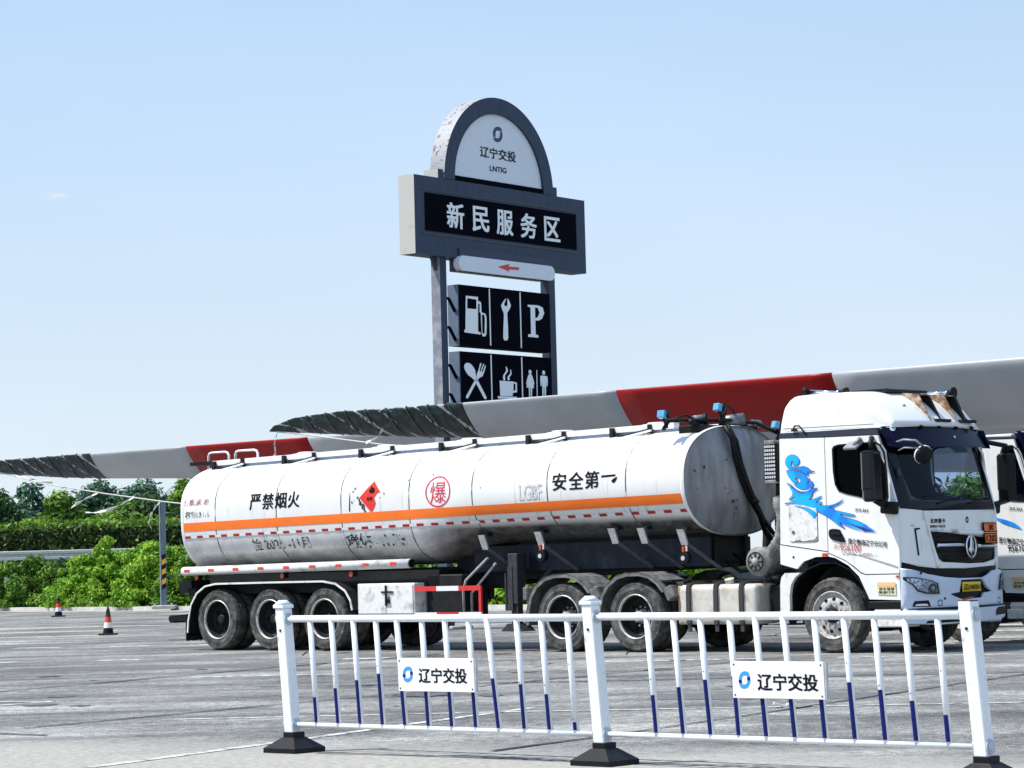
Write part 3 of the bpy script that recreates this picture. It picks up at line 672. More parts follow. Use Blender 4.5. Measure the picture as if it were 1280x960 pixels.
# ------------------------------------------------------------------ tank trailer
KT = .0108
def tilt(x, y, z): return (x, y, z + KT * x)
def tank_sec(x):
    t = min(max((x - 4.62) / 1.5, 0), 1); t = t * t * (3 - 2 * t)
    return 1.06 * (1 - t) + .81 * t, 3.0 * (1 - t) + 2.4 * t      # lower depth, lower exponent
def tank_pt(x, t, s=1.):
    bb, nn_ = tank_sec(x); c_, s_ = math.cos(t), math.sin(t); n = 2.4 if s_ > 0 else nn_; b = .80 if s_ > 0 else bb
    return Vector((x, 1.25 - s * 1.21 * abs(c_) ** (2 / n) * (1 if c_ > 0 else -1), 2.385 + s * b * abs(s_) ** (2 / n) * (1 if s_ > 0 else -1)))
def tank_y(x, z, off=.006):
    bb, nn_ = tank_sec(x); dz = z - 2.385; n, b = (2.4, .80) if dz > 0 else (nn_, bb)
    u = min(abs(dz) / b, .999); yy = 1.21 * (1 - u ** n) ** (1 / n)
    # push out along the normal
    gy = (yy / 1.21) ** (n - 1) / 1.21; gz = u ** (n - 1) / b * (1 if dz > 0 else -1); l = math.hypot(gy, gz)
    return 1.25 - yy - off * gy / l, z + off * gz / l
def TM(off=.006):
    def f(x, z, *_):
        y, zz = tank_y(x, z, off); return tilt(x, y, zz)
    return f
def tank_material():
    m = bpy.data.materials.new('tank_paint'); m.use_nodes = True; t = m.node_tree; b = t.nodes['Principled BSDF']; N = t.nodes.new; L = t.links.new
    b.inputs['Roughness'].default_value = .3; b.inputs['Coat Weight'].default_value = .25
    co = N('ShaderNodeTexCoord'); sep = N('ShaderNodeSeparateXYZ'); L(co.outputs['Object'], sep.inputs[0])
    def noise(s, d=6, r=.65, st=(1, 1, 1)):
        p = N('ShaderNodeMapping'); p.inputs['Scale'].default_value = st; n = N('ShaderNodeTexNoise'); n.inputs['Scale'].default_value = s; n.inputs['Detail'].default_value = d; n.inputs['Roughness'].default_value = r
        L(co.outputs['Object'], p.inputs[0]); L(p.outputs[0], n.inputs[0]); return n.outputs['Fac']
    def mr(f, a, b_, c=0., d=1.):
        r = N('ShaderNodeMapRange'); r.inputs[1].default_value = a; r.inputs[2].default_value = b_; r.inputs[3].default_value = c; r.inputs[4].default_value = d; L(f, r.inputs[0]); return r.outputs[0]
    def mul(a, b_): x = N('ShaderNodeMath'); x.operation = 'MULTIPLY'; L(a, x.inputs[0]); L(b_, x.inputs[1]); return x.outputs[0]
    def mix(f, a, b_):
        x = N('ShaderNodeMix'); x.data_type = 'RGBA'; L(f, x.inputs[0])
        for s_, v in ((6, a), (7, b_)):
            if isinstance(v, tuple): x.inputs[s_].default_value = (*v, 1)
            else: L(v, x.inputs[s_])
        return x.outputs[2]
    # road grime thrown up on the lower shell, thicker towards the belly; front shell solid dark below the tape
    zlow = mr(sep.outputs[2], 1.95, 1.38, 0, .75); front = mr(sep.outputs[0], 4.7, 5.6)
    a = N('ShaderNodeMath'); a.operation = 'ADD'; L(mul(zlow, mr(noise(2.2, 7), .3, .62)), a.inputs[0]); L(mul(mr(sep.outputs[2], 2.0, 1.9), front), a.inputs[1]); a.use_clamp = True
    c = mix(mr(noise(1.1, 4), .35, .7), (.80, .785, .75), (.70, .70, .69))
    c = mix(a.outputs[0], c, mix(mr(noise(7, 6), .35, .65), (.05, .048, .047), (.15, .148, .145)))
    # drips and streaks
    st = mr(noise(5, 4, .6, (3.2, 1, .18)), .60, .70); spk = mul(mr(noise(16, 3, .5), .70, .74), mr(sep.outputs[2], 2.1, 1.8, .0, 1.))
    c = mix(mul(st, mr(sep.outputs[2], 2.95, 2.3, .1, .55)), c, (.30, .31, .30)); c = mix(spk, c, (.02, .02, .02))
    L(c, b.inputs['Base Color']); return m
TANKM = tank_material()
ENDM = mat('tank_end_paint', (.22, .23, .25), .30, scale=2.2, col2=(.10, .098, .095), lo=.45, hi=.68, amt=.2, stretch=(1, 1.2, .35))
trailer = empty('tanker_trailer', TO, -TH)
tag(trailer, 'white elliptical fuel tank semi-trailer with orange stripe and black Chinese lettering', 'tank trailer')
T = trailer
def build_tank():
    bm = bmesh.new(); K = 64; xs = [-1.15, -1.13, -1.08, -1.0, -.94, -.90]; sc_ = [.02, .45, .78, .93, .985, 1.0]
    st = list(zip(xs, sc_)); x = -.7
    while x < 10.2: st.append((x, 1.)); x += .17
    st += [(10.21, 1.)]
    rings = []
    for x, s in st: rings.append([bm.verts.new(tilt(*tank_pt(max(x, -.9), 2 * math.pi * k / K, s)[:][0:1] + (tank_pt(max(x, -.9), 2 * math.pi * k / K, s).y, tank_pt(max(x, -.9), 2 * math.pi * k / K, s).z)) if False else tilt(x, tank_pt(max(x, -.9), 2 * math.pi * k / K, s).y, tank_pt(max(x, -.9), 2 * math.pi * k / K, s).z)) for k in range(K)])
    for A, B in zip(rings[:-1], rings[1:]):
        for k in range(K): bm.faces.new((A[k], A[(k + 1) % K], B[(k + 1) % K], B[k])).smooth = True
    bm.faces.new(rings[0]); bmesh.ops.recalc_face_normals(bm, faces=bm.faces)
    me = bpy.data.meshes.new('tank_shell'); bm.to_mesh(me); bm.free(); sh = link('tank_shell', me, TANKM, T)
    # dished front end with a soft vertical crease
    bm = bmesh.new(); rings = []
    for j in range(14):
        s = 1 - j / 14; ring = []
        for k in range(K):
            p = tank_pt(10.2, 2 * math.pi * k / K, s * .992); cre = .05 * math.exp(-((p.y - 1.25 + .12 * (p.z - 2.4)) / .5) ** 2) * (1 - s ** 4)
            ring.append(bm.verts.new(tilt(10.2 + .10 * (1 - s ** 2) + cre, p.y, p.z)))
        rings.append(ring)
    cv = bm.verts.new(tilt(10.35, 1.25, 2.39))
    for A, B in zip(rings[:-1], rings[1:]):
        for k in range(K): bm.faces.new((A[k], A[(k + 1) % K], B[(k + 1) % K], B[k])).smooth = True
    for k in range(K): bm.faces.new((rings[-1][k], rings[-1][(k + 1) % K], cv)).smooth = True
    bmesh.ops.recalc_face_normals(bm, faces=bm.faces)
    me = bpy.data.meshes.new('tank_end'); bm.to_mesh(me); bm.free(); link('tank_end', me, ENDM, T)
    for i in range(26):
        u = random.uniform(-1.0, .0); v = random.uniform(-.6, .45)
        if u * u / 1.2 + v * v / .6 > .85: continue
        y_, z_ = 1.25 + u, 2.39 + v; s_ = random.uniform(.006, .022); r2 = (u / 1.21) ** 2 + (v / .8) ** 2; xx = 10.2 + .10 * (1 - r2) + .05 * math.exp(-((y_ - 1.25 + .12 * (z_ - 2.4)) / .5) ** 2) * (1 - r2 ** 2) + .012
        sheet('paint_chip', [(y_ + s_ * random.uniform(.5, 1.1) * math.cos(k), z_ + s_ * random.uniform(.6, 1.6) * math.sin(k)) for k in range(6)], lambda a, b, *_: tilt(xx, a, b), mat('old_dark_paint', (.015, .015, .015), .7), T)
    # rims and weld seams
    def hoop(x, w_, h, name, mt, s0=0., s1=2 * math.pi):
        bm = bmesh.new(); R_ = []
        for k in range(K + 1):
            t = s0 + (s1 - s0) * k / K; a = tank_pt(x - w_, t, 1.001); b_ = tank_pt(x, t, 1 + h); c_ = tank_pt(x + w_, t, 1.001)
            R_.append([bm.verts.new(tilt(*q)) for q in (a, b_, c_)])
        for A, B in zip(R_[:-1], R_[1:]):
            for i in (0, 1): bm.faces.new((A[i], A[i + 1], B[i + 1], B[i])).smooth = True
        me = bpy.data.meshes.new(name); bm.to_mesh(me); bm.free(); return link(name, me, mt, T)
    hoop(10.2, .035, .016, 'end_rim', WHITE); hoop(-.9, .04, .014, 'end_rim', WHITE)
    SE = mat('dirty_seam', (.05, .05, .05), .6, scale=4, col2=(.55, .55, .54), lo=.52, hi=.62, stretch=(1, 1, .9))
    for x in (-.04, 1.5, 3.06, 4.62, 6.0, 7.57, 9.13): hoop(x, .011, .004, 'weld_seam', SE)
    return sh
build_tank()
sheet('stripe', [(-.9, 2.045), (10.16, 2.045), (10.16, 2.19), (-.9, 2.19)], TM(.006), ORANGE, T, grid=(.34, .05))
sheet('marking_tape', [(-.88, 1.922), (10.1, 1.922), (10.1, 1.968), (-.88, 1.968)], TM(.006), WREF, T, grid=(.34, .03))
x = -.86; first = None
while x < 10.1:
    bm = bmesh.new(); q = [bm.verts.new(TM(.0085)(a, b)) for a, b in ((x, 1.924), (x + .15, 1.924), (x + .15, 1.966), (x, 1.966))]; bm.faces.new(q)
    me = bpy.data.meshes.new('red_mark'); bm.to_mesh(me); bm.free(); link('red_mark', me, REDM, T); x += .312
WORNK = mat('flaking_black_ink', (.02, .02, .02), .6, scale=11, col2=(.72, .73, .73), lo=.50, hi=.54)
WORNR = mat('faded_red_ink', (.40, .10, .12), .6, scale=13, col2=(.72, .70, .70), lo=.46, hi=.56)
GHOST = mat('ghost_lettering', (.50, .50, .50), .6, scale=9, col2=(.66, .66, .66), lo=.45, hi=.55)
for ch, a, b in (('严', .84, 1.11), ('禁', 1.16, 1.43), ('烟', 1.475, 1.745), ('火', 1.79, 2.06)): text('lettering', ch, (a, 2.345, b, 2.605), TM(.0045), INK, T, .022, .06, .04)
for ch, a, b in (('安', 7.69, 7.96), ('全', 8.02, 8.30), ('第', 8.34, 8.61)): text('lettering', ch, (a, 2.345, b, 2.60), TM(.0045), INK, T, .022, .06, .0)
sheet('lettering', [(8.66, 2.495), (8.93, 2.50), (8.94, 2.53), (8.66, 2.525)], TM(.0045), INK, T, grid=.1)
sheet('paint_scuff', smooth_poly([(8.86, 2.44), (8.90, 2.40), (8.95, 2.44), (8.97, 2.49), (8.93, 2.48)]), TM(.0045), INK, T)
text('lettering', '介质:柴 油', (-.86, 2.485, -.22, 2.60), TM(.0045), WORNR, T, .012, .06)
text('lettering', '容积:31.6', (-.83, 2.275, -.20, 2.385), TM(.0045), WORNK, T, .012, .06)
text('lettering', '检.2026 -11月', (.80, 1.66, 2.20, 1.86), TM(.0045), WORNK, T, .008, .06)
text('lettering', '罐体  :1.33', (3.08, 1.62, 4.42, 1.86), TM(.0045), WORNK, T, .014, .06)
text('lettering', 'LGBF', (7.0, 2.23, 7.46, 2.46), TM(.0045), GHOST, T, .03, .06)
text('lettering', '爆', (5.10, 2.27, 5.44, 2.60), TM(.0045), RINK, T, .0, .06)
sheet('ring_mark', ell(5.265, 2.445, .275, .245), TM(.0045), RINK, T, holes=[ell(5.265, 2.445, .25, .222)], grid=.07)
dia = [(3.81, 2.67), (3.965, 2.50), (3.90, 2.49), (3.84, 2.42), (3.86, 2.33), (3.83, 2.26), (3.76, 2.205), (3.63, 2.33), (3.52, 2.43)]
sheet('placard', [(3.81, 2.685), (3.975, 2.505), (3.90, 2.487), (3.835, 2.42), (3.868, 2.33), (3.83, 2.25), (3.76, 2.185), (3.50, 2.43)], TM(.006), mat('placard_red', (.72, .03, .015), .4, amt=.1, scale=8), T, grid=.08)
sheet('flame_symbol', smooth_poly([(3.74, 2.50), (3.72, 2.54), (3.75, 2.56), (3.77, 2.61), (3.80, 2.58), (3.84, 2.57), (3.85, 2.52), (3.81, 2.49)]), TM(.0085), INK, T, grid=.06)
for z_ in (2.405,): text('placard_text', '易燃', (3.67, z_ - .03, 3.80, z_ + .03), TM(.0085), INK, T)
# flakes of old paint under the placard and small scuffs
for i in range(34):
    if i < 20: cx = random.uniform(3.44, 3.66); cz = 2.43 - (cx - 3.44) * .95 + random.uniform(-.06, .03); s_ = random.uniform(.008, .024)
    else: cx = random.choice([3.34, 3.36, 4.02, 4.28, 5.12, 6.15, 6.22, 7.1, 9.5, 9.34, 4.62, 1.55]) + random.uniform(-.05, .05); cz = random.uniform(2.3, 2.75); s_ = random.uniform(.006, .016)
    sheet('paint_chip', [(cx + s_ * random.uniform(.5, 1.2) * math.cos(k), cz + s_ * random.uniform(.7, 1.8) * math.sin(k)) for k in (0, 1, 2, 3, 4, 5)], TM(.0045), mat('old_dark_paint', (.03, .045, .03), .7), T)
# dark peeled strip near the third seam
sheet('paint_scuff', [(3.245, 2.22), (3.27, 2.22), (3.28, 2.40), (3.27, 2.56), (3.26, 2.42)], TM(.0045), mat('old_dark_paint', (.03, .045, .03), .7), T, grid=.08)
# coaming (white kerb on the tank top) and the folded handrail brackets
m = MB(); m.bx(-.84, 9.55, .69, .82, 3.185, 3.27); CM = m.build('coaming', WHITE, T, fn=tilt)
m = MB(); m.bx(-.84, 9.55, .76, .785, 3.02, 3.185); m.build('coaming_side', mat('coaming_shade_blue', (.36, .45, .62), .5, amt=.1), CM, fn=tilt)  # shade under the coaming lip, put into the colour as blue-grey
m = MB(); m.bx(-.84, 9.55, 1.755, 1.80, 3.185, 3.27); m.bx(-.84, 9.55, 1.73, 1.755, 3.02, 3.19); m.build('coaming', WHITE, T, fn=tilt)
m = MB(); m.bx(-.84, 9.5, .78, 1.72, 3.17, 3.20); m.build('walkway', WHITED, T, fn=tilt)
br = None
for k, x in enumerate((-.80, 1.0, 2.87, 4.72, 6.61, 8.33)):
    if br is None:
        m = MB(); m.bx(0, .07, -.06, .01, .02, .24, mi=1); m.bar((.07, -.03, .17), (.22, -.03, .10), .03, .03, mi=1); m.bx(.74, .80, -.05, .01, .13, .26, mi=1)
        m.bar((.02, -.06, .045), (.82, -.06, .165), .03, .03, mi=0); m.bar((.04, -.075, .005), (.72, -.075, .10), .02, .022, mi=1); m.bar((.02, -.05, .075), (.80, -.05, .195), .02, .015, mi=1); m.bar((.05, -.09, .0), (.5, -.09, .015), .04, .04, mi=1)
        m.prism([(.0, -.02), (.95, .04), (.95, .10), (.78, .10), (.5, .06), (.0, .03)], lambda a, b, t: (a, t, b), -.02, .03, mi=2)
        m.bx(.44, .52, -.1, -.02, -.02, .05, mi=1); m.cyl((.42, -.06, .03), (.42, -.12, .03), .025, mi=0)
        br = m.build('folded_rail_bracket', [WHITE, CHASSIS, WHITED], T, (x, .70, 3.02 + KT * x))
    else: link('folded_rail_bracket', br.data, None, T, (x, .70, 3.02 + KT * x))
m = MB()
def loop(m, x0, x1, y, z0, z1, r=.022):
    c = .06; m.tube([(x0, y, z0), (x0 + .01, y, z1 - c), (x0 + c * .6, y, z1 - c * .2), (x0 + c * 1.6, y, z1), (x1 - c * 1.6, y, z1), (x1 - c * .5, y, z1 - c * .3), (x1, y, z1 - c), (x1, y, z0)], r, 8)
loop(m, -1.55, -1.0, 1.22, 3.0, 3.44); m.build('hand_rail', WHITE, T)
m = MB(); loop(m, -1.15, -.55, 1.5, 3.1, 3.46); m.build('hand_rail', WHITE, T)
m = MB(); m.bx(-1.62, -.85, .85, 1.65, 3.21, 3.27); m.build('rear_step_plate', BLACK, T)
m = MB(); m.tube([(-.85, .62, 3.1), (-.92, .62, 3.05), (-1.05, .62, 2.9), (-1.12, .62, 2.6), (-1.2, .62, 1.3)], .025, 8); m.tube([(-.85, 1.0, 3.1), (-1.0, 1.0, 3.1), (-1.18, 1.0, 2.9), (-1.24, 1.0, 2.6), (-1.26, 1.0, 1.3)], .025, 8)
for z in np.arange(1.4, 2.9, .3): m.cyl((-1.18, .62, z), (-1.25, 1.0, z), .015, n=8)
m.build('rear_ladder', WHITED, T)
for k in range(5):
    x = 1.0 + k * 1.95; m = MB(); m.cyl((x, 1.25, 3.17), (x, 1.25, 3.30), .26, n=28); m.cyl((x, 1.25, 3.30), (x, 1.25, 3.33), .2, .16, n=28)
    m.build('manhole_cover', WHITED, T, fn=tilt)
# belly tube (hose carrier) with its red reflectors
m = MB(); m.cyl((-.95, .10, 1.36), (4.58, .10, 1.36), .075, n=20); m.cyl((4.56, .10, 1.36), (4.60, .10, 1.36), .066, n=20, mi=1); HB = m.build('hose_carrier', [WHITED, BLACK], T, fn=lambda x, y, z: (x, y, z + KT * x * .6))
for k in range(9):
    x = -.86 + k * .63; m = MB(); m.bx(x, x + .14, .016, .024, 1.34 + .0065 * x, 1.39 + .0065 * x, .003); m.build('reflector', mat('reflector_red', (.70, .05, .03), .35), T)
for x in (-.62, 1.55, 3.2):
    m = MB(); m.cyl((x, .09, 1.24), (x, .16, 1.24), .042, n=16); m.bx(x - .05, x + .05, .1, .2, 1.2, 1.34, mi=1); m.build('side_marker_lamp', [REDLAMP, CHASSIS], T)
# chassis beams, cross members, belly saddles
m = MB()
for y in (.82, 1.56):
    m.bx(-.95, 4.9, y, y + .12, .78, 1.32); m.bx(4.9, 6.4, y, y + .12, 1.02, 1.56)
    m.prism([(6.4, 1.10), (10.15, 1.22), (10.15, 1.66), (6.4, 1.56)], lambda a, b, t: (a, t, b), y, y + .12)
for x in np.arange(-.8, 10.1, .9): m.bx(x, x + .08, .82, 1.68, 1.1 + (.12 if x > 4.9 else 0), 1.3 + (.15 if x > 6 else 0))
m.build('chassis_frame', CHASSIS, T)
m = MB(); m.prism([(5.4, 1.22), (10.15, 1.24), (10.15, 1.66), (5.4, 1.62)], lambda a, b, t: (a, t, b), .70, .74); m.bx(6.05, 6.75, .5, .54, 1.28, 1.5); m.build('subframe_plate', CHBLUE, T)
m = MB(); m.prism([(5.6, 1.3), (10.1, 1.3), (10.1, 1.80), (6.6, 1.72), (5.6, 1.5)], lambda a, b, t: (a, t, b), .80, 1.70); m.build('tank_saddle', CHASSIS, T)
m = MB(); m.bx(-.5, 5.0, .3, 2.2, .95, 1.28); m.bx(-1.02, -.82, .25, 2.25, .92, 1.2); m.build('axle_carrier', CHASSIS, T)
for x, z0 in ((6.02, 1.80), (7.2, 1.82), (8.68, 1.83), (9.25, 1.82), (10.0, 1.78)):
    m = MB(); m.prism([(x - .075, z0), (x + .055, z0), (x + .10, z0 - .23), (x - .02, z0 - .23)], lambda a, b, t: (a, t + (z0 - b) * .2, b), .21, .24); m.bx(x - .1, x + .1, .24, .36, z0 - .02, z0 + .03, mi=1); m.build('tank_bracket', [mat('bracket_grey', (.36, .36, .36), .6, amt=.2), CHASSIS], T)
    m = MB(); m.bar((x + .08, .27, z0 - .22), (x + .40, .66, z0 - .60), .06, .05); m.build('strut', mat('dull_strut', (.05, .052, .058), .6, amt=.3), T)
for x, z0 in ((7.25, 1.45), (10.05, 1.36)):
    m = MB(); m.cyl((x, .2, z0), (x, .3, z0), .085, n=18); m.cyl((x, .19, z0), (x, .2, z0), .035, n=14, mi=1); m.bx(x - .035, x + .0, .22, .30, z0 + .09, z0 + .17, mi=2); m.bx(x + .01, x + .05, .24, .30, z0 + .10, z0 + .18, mi=1); m.build('side_marker_lamp', [BLACK, CHROME, REDLAMP], T)
# wheels and axles
for x in (0, 1.323, 2.646):
    wheel(T, 'trailer', x, 0); wheel(T, 'trailer', x, 2.5, True); axle(T, x)
    m = MB(); m.tube([(x - .55, .85, .78), (x - .3, .85, .66), (x, .85, .62), (x + .3, .85, .66), (x + .55, .85, .78)], .035, 6); m.tube([(x - .55, 1.65, .78), (x, 1.65, .62), (x + .55, 1.65, .78)], .035, 6); m.build('leaf_spring', CHASSIS, T)
# fender: thin sheet over the three wheels with pale edge
prof = [(-.76, .30), (-.74, .50), (-.66, .78), (-.50, .98), (-.28, 1.10), (0, 1.14), (1.3, 1.145), (2.65, 1.145), (2.95, 1.10), (3.18, .98), (3.30, .82), (3.34, .66)]
def shell_strip(m, prof, y0, y1, th, mi=0):
    o = []
    for i, (a, b) in enumerate(prof):
        p = prof[max(i - 1, 0)]; q = prof[min(i + 1, len(prof) - 1)]; d = Vector((q[0] - p[0], q[1] - p[1])).normalized(); o.append((a + d.y * th, b - d.x * th))
    for i in range(len(prof) - 1):
        A = [prof[i], prof[i + 1], o[i + 1], o[i]]; v0 = [m.bm.verts.new((a, y0, b)) for a, b in A]; v1 = [m.bm.verts.new((a, y1, b)) for a, b in A]
        for fs in (v0, v1[::-1], (v0[0], v0[1], v1[1], v1[0]), (v0[3], v0[2], v1[2], v1[3])): m.bm.faces.new(fs).material_index = mi
for y0, y1 in ((-.02, .60), (1.9, 2.52)):
    m = MB(); shell_strip(m, prof, y0, y1, .018); f = m.build('fender', CHASSIS, T)
    e0 = y0 if y0 < 1 else y1 - .012
    m = MB(); shell_strip(m, [(a, b + .004) for a, b in prof], e0 - .004, e0 + .012, .03); m.build('fender_edge', WHITED if y0 < 1 else CHASSIS, f)
    m = MB(); m.bx(-.79, -.765, y0, y1, .24, .62)
    for k in range(14): m.bx(-.79, -.765, y0 + k * .044, y0 + k * .044 + .03, .16 + .02 * random.random(), .24)
    m.build('mud_flap', BLACK, T)
m = MB(); m.bx(-1.35, -1.22, .1, 2.4, .47, .60); m.bar((-1.25, .9, .55), (-.85, .9, .95), .08, .08); m.bar((-1.25, 1.6, .55), (-.85, 1.6, .95), .08, .08); m.bx(-1.32, -.78, .05, .12, .50, .58); m.build('underrun_bar', BLACK, T)
m = MB(); m.bx(-1.30, -.80, .30, 2.2, .98, 1.16); m.bx(-1.1, -.85, .18, .30, 1.06, 1.2); m.build('rear_beam', BLACK, T)
# side box
m = MB(); m.bx(3.36, 4.66, .08, .62, .57, 1.08, .012); TB = m.build('tool_box', WHITED, T)
for a, b in ((3.39, 4.02), (4.035, 4.63)): m = MB(); m.bx(a, b, .064, .085, .60, 1.05, .004); m.build('door', WHITED, TB)
m = MB(); m.bx(3.93, 4.2, .045, .062, .93, .955); m.bx(4.02, 4.05, .045, .062, .72, 1.05); m.cyl((4.08, .03, .80), (4.08, .07, .80), .035, n=12); m.tube([(4.05, .05, .82), (4.05, .05, .88), (4.11, .05, .88), (4.11, .05, .82)], .008, 6); m.bx(4.05, 4.12, .03, .06, .76, .82); m.build('latch', CHASSIS, TB)
# rear side guards, red and white
def guard(x0, x1, z0, z1, segs, y=.06):
    n = len(segs)
    for k, c in enumerate(segs):
        m = MB(); a = x0 + (x1 - x0) * k / n; b = x0 + (x1 - x0) * (k + 1) / n; m.bx(a, b, y, y + .04, z0, z1); m.build('guard_panel', REDP if c == 'r' else WREF, T)
REDP = mat('guard_red', (.62, .03, .03), .45, amt=.1, scale=7)
guard(4.68, 6.12, .945, 1.02, 'rwr'); guard(4.68, 6.12, .545, .61, 'wrw')
m = MB(); m.bx(6.07, 6.12, .062, .10, .612, .943); m.build('guard_panel', REDP, T)
m = MB(); m.tube([(5.56, .26, .5), (5.56, .26, .95), (5.62, .26, 1.10), (6.10, .26, 1.44)], .022, 8); m.tube([(5.66, .34, .6), (5.66, .34, .9), (6.2, .34, 1.36)], .022, 8); m.build('guard_stay', mat('dull_grey_stay', (.32, .32, .31), .6, amt=.3), T)
m = MB(); m.bx(4.7, 5.5, .3, .9, .55, 1.2, .02); m.cyl((4.8, .5, 1.06), (5.4, .5, 1.06), .14, n=18); m.build('air_tank', CHASSIS, T)
# landing legs
for y in (.32, 2.0):
    m = MB(); m.bx(6.46, 6.66, y, y + .18, .72, 1.5, .01); m.bx(6.49, 6.63, y + .03, y + .15, .42, .74, .005); m.prism([(6.34, .30), (6.80, .30), (6.66, .42), (6.48, .42)], lambda a, b, t: (a, t, b), y - .06, y + .24)
    m.bx(6.46, 6.56, y - .012, y, .62, 1.3); m.bar((6.4, y + .02, 1.2), (6.4, y + .02, .62), .03, .03); m.bar((6.66, y + .09, .75), (7.0, y + .4, 1.25), .05, .05); m.build('landing_leg', mat('leg_grey', (.035, .036, .04), .6, amt=.3, spec=.3), T)
# front of the tank: cable loom, lamp bar, plumbing
m = MB()
def ep(y, z, o=.05): return tilt(10.33 + o, y, z)
m.tube([ep(.98, 3.18, -.05), ep(1.02, 3.0), ep(1.10, 2.7), ep(1.22, 2.4), ep(1.42, 2.1), ep(1.64, 1.85), ep(1.82, 1.62, .0), (10.6, 1.85, 1.4)], .045, 8)
m.tube([ep(1.06, 3.18, -.05), ep(1.10, 2.95, .07), ep(1.20, 2.62, .07), ep(1.36, 2.3, .07), ep(1.55, 2.0, .07), ep(1.74, 1.78), (10.7, 1.9, 1.35)], .03, 8)
m.tube([ep(1.0, 3.2, 0), ep(1.06, 2.8, .09), ep(1.2, 2.45, .1), ep(1.38, 2.15, .1), ep(1.62, 1.95, .06), ep(1.8, 1.7)], .022, 8)
m.cyl(ep(1.45, 2.12, .05), ep(1.50, 2.02, .1), .06, n=10)
m.build('cable_loom', BLACK, T)
m = MB(); m.bx(9.75, 10.15, .55, 1.95, 3.0, 3.20, .01); m.build('valve_box', BLACK, T, fn=tilt)
m = MB(); m.tube([tilt(9.9, .08, 3.26), tilt(10.0, .6, 3.27), tilt(10.12, 1.2, 3.28), tilt(10.15, 1.9, 3.25), tilt(10.2, 2.55, 3.05)], .028, 8)
m.tube([tilt(9.8, .3, 3.28), tilt(9.95, .5, 3.35), tilt(10.0, .7, 3.26)], .015, 6)
for y in (.5, .82, 1.2, 1.35, 1.7, 2.0): m.cyl(tilt(10.05, y, 3.2), tilt(10.05, y, 3.33 + .05 * math.sin(y * 9)), .05 + .02 * math.sin(y * 5), n=10)
m.tube([tilt(10.1, 1.2, 3.3), tilt(10.12, 1.25, 3.5), tilt(10.12, 1.4, 3.42), tilt(10.1, 1.5, 3.3), tilt(10.1, 1.62, 3.36), tilt(10.1, 1.7, 3.25)], .018, 6)
m.build('lamp_bar', BLACK, T)
PIPE = mat('dull_pipe_metal', (.16, .17, .19), .5, metal=.5, amt=.4)
for a, b, r_ in (((10.0, 1.28, 3.26), (10.2, 1.55, 3.30), .09), ((9.9, .72, 3.28), (9.95, .95, 3.3), .07), ((10.1, 1.85, 3.24), (10.1, 2.05, 3.24), .06)):
    m = MB(); m.cyl(tilt(*a), tilt(*b), r_, n=14); m.build('vent_pipe', PIPE, T)
LAMPB = mat('pale_blue_lamp_housing', (.10, .36, .62), .3)
for x, y, z, rz in ((9.78, .14, 3.36, .3), (10.16, .98, 3.46, -.1), (10.22, 2.30, 3.22, -.4)):
    m = MB(); rot = Matrix.Rotation(rz, 4, 'Z') @ Matrix.Rotation(-.25, 4, 'X')
    m.box(tilt(x, y, z), (.12, .09, .11), rot, .01); m.box(tilt(x + .02, y + .065, z), (.13, .04, .12), rot, mi=1); m.cyl(tilt(x, y + .04, z - .06), tilt(x + .03, y + .08, z - .2), .022, n=8, mi=1); m.cyl(tilt(x + .02, y + .12, z - .1), tilt(x + .02, y, z - .22), .03, n=8, mi=1)
    m.build('work_lamp', [LAMPB, BLACK], T)

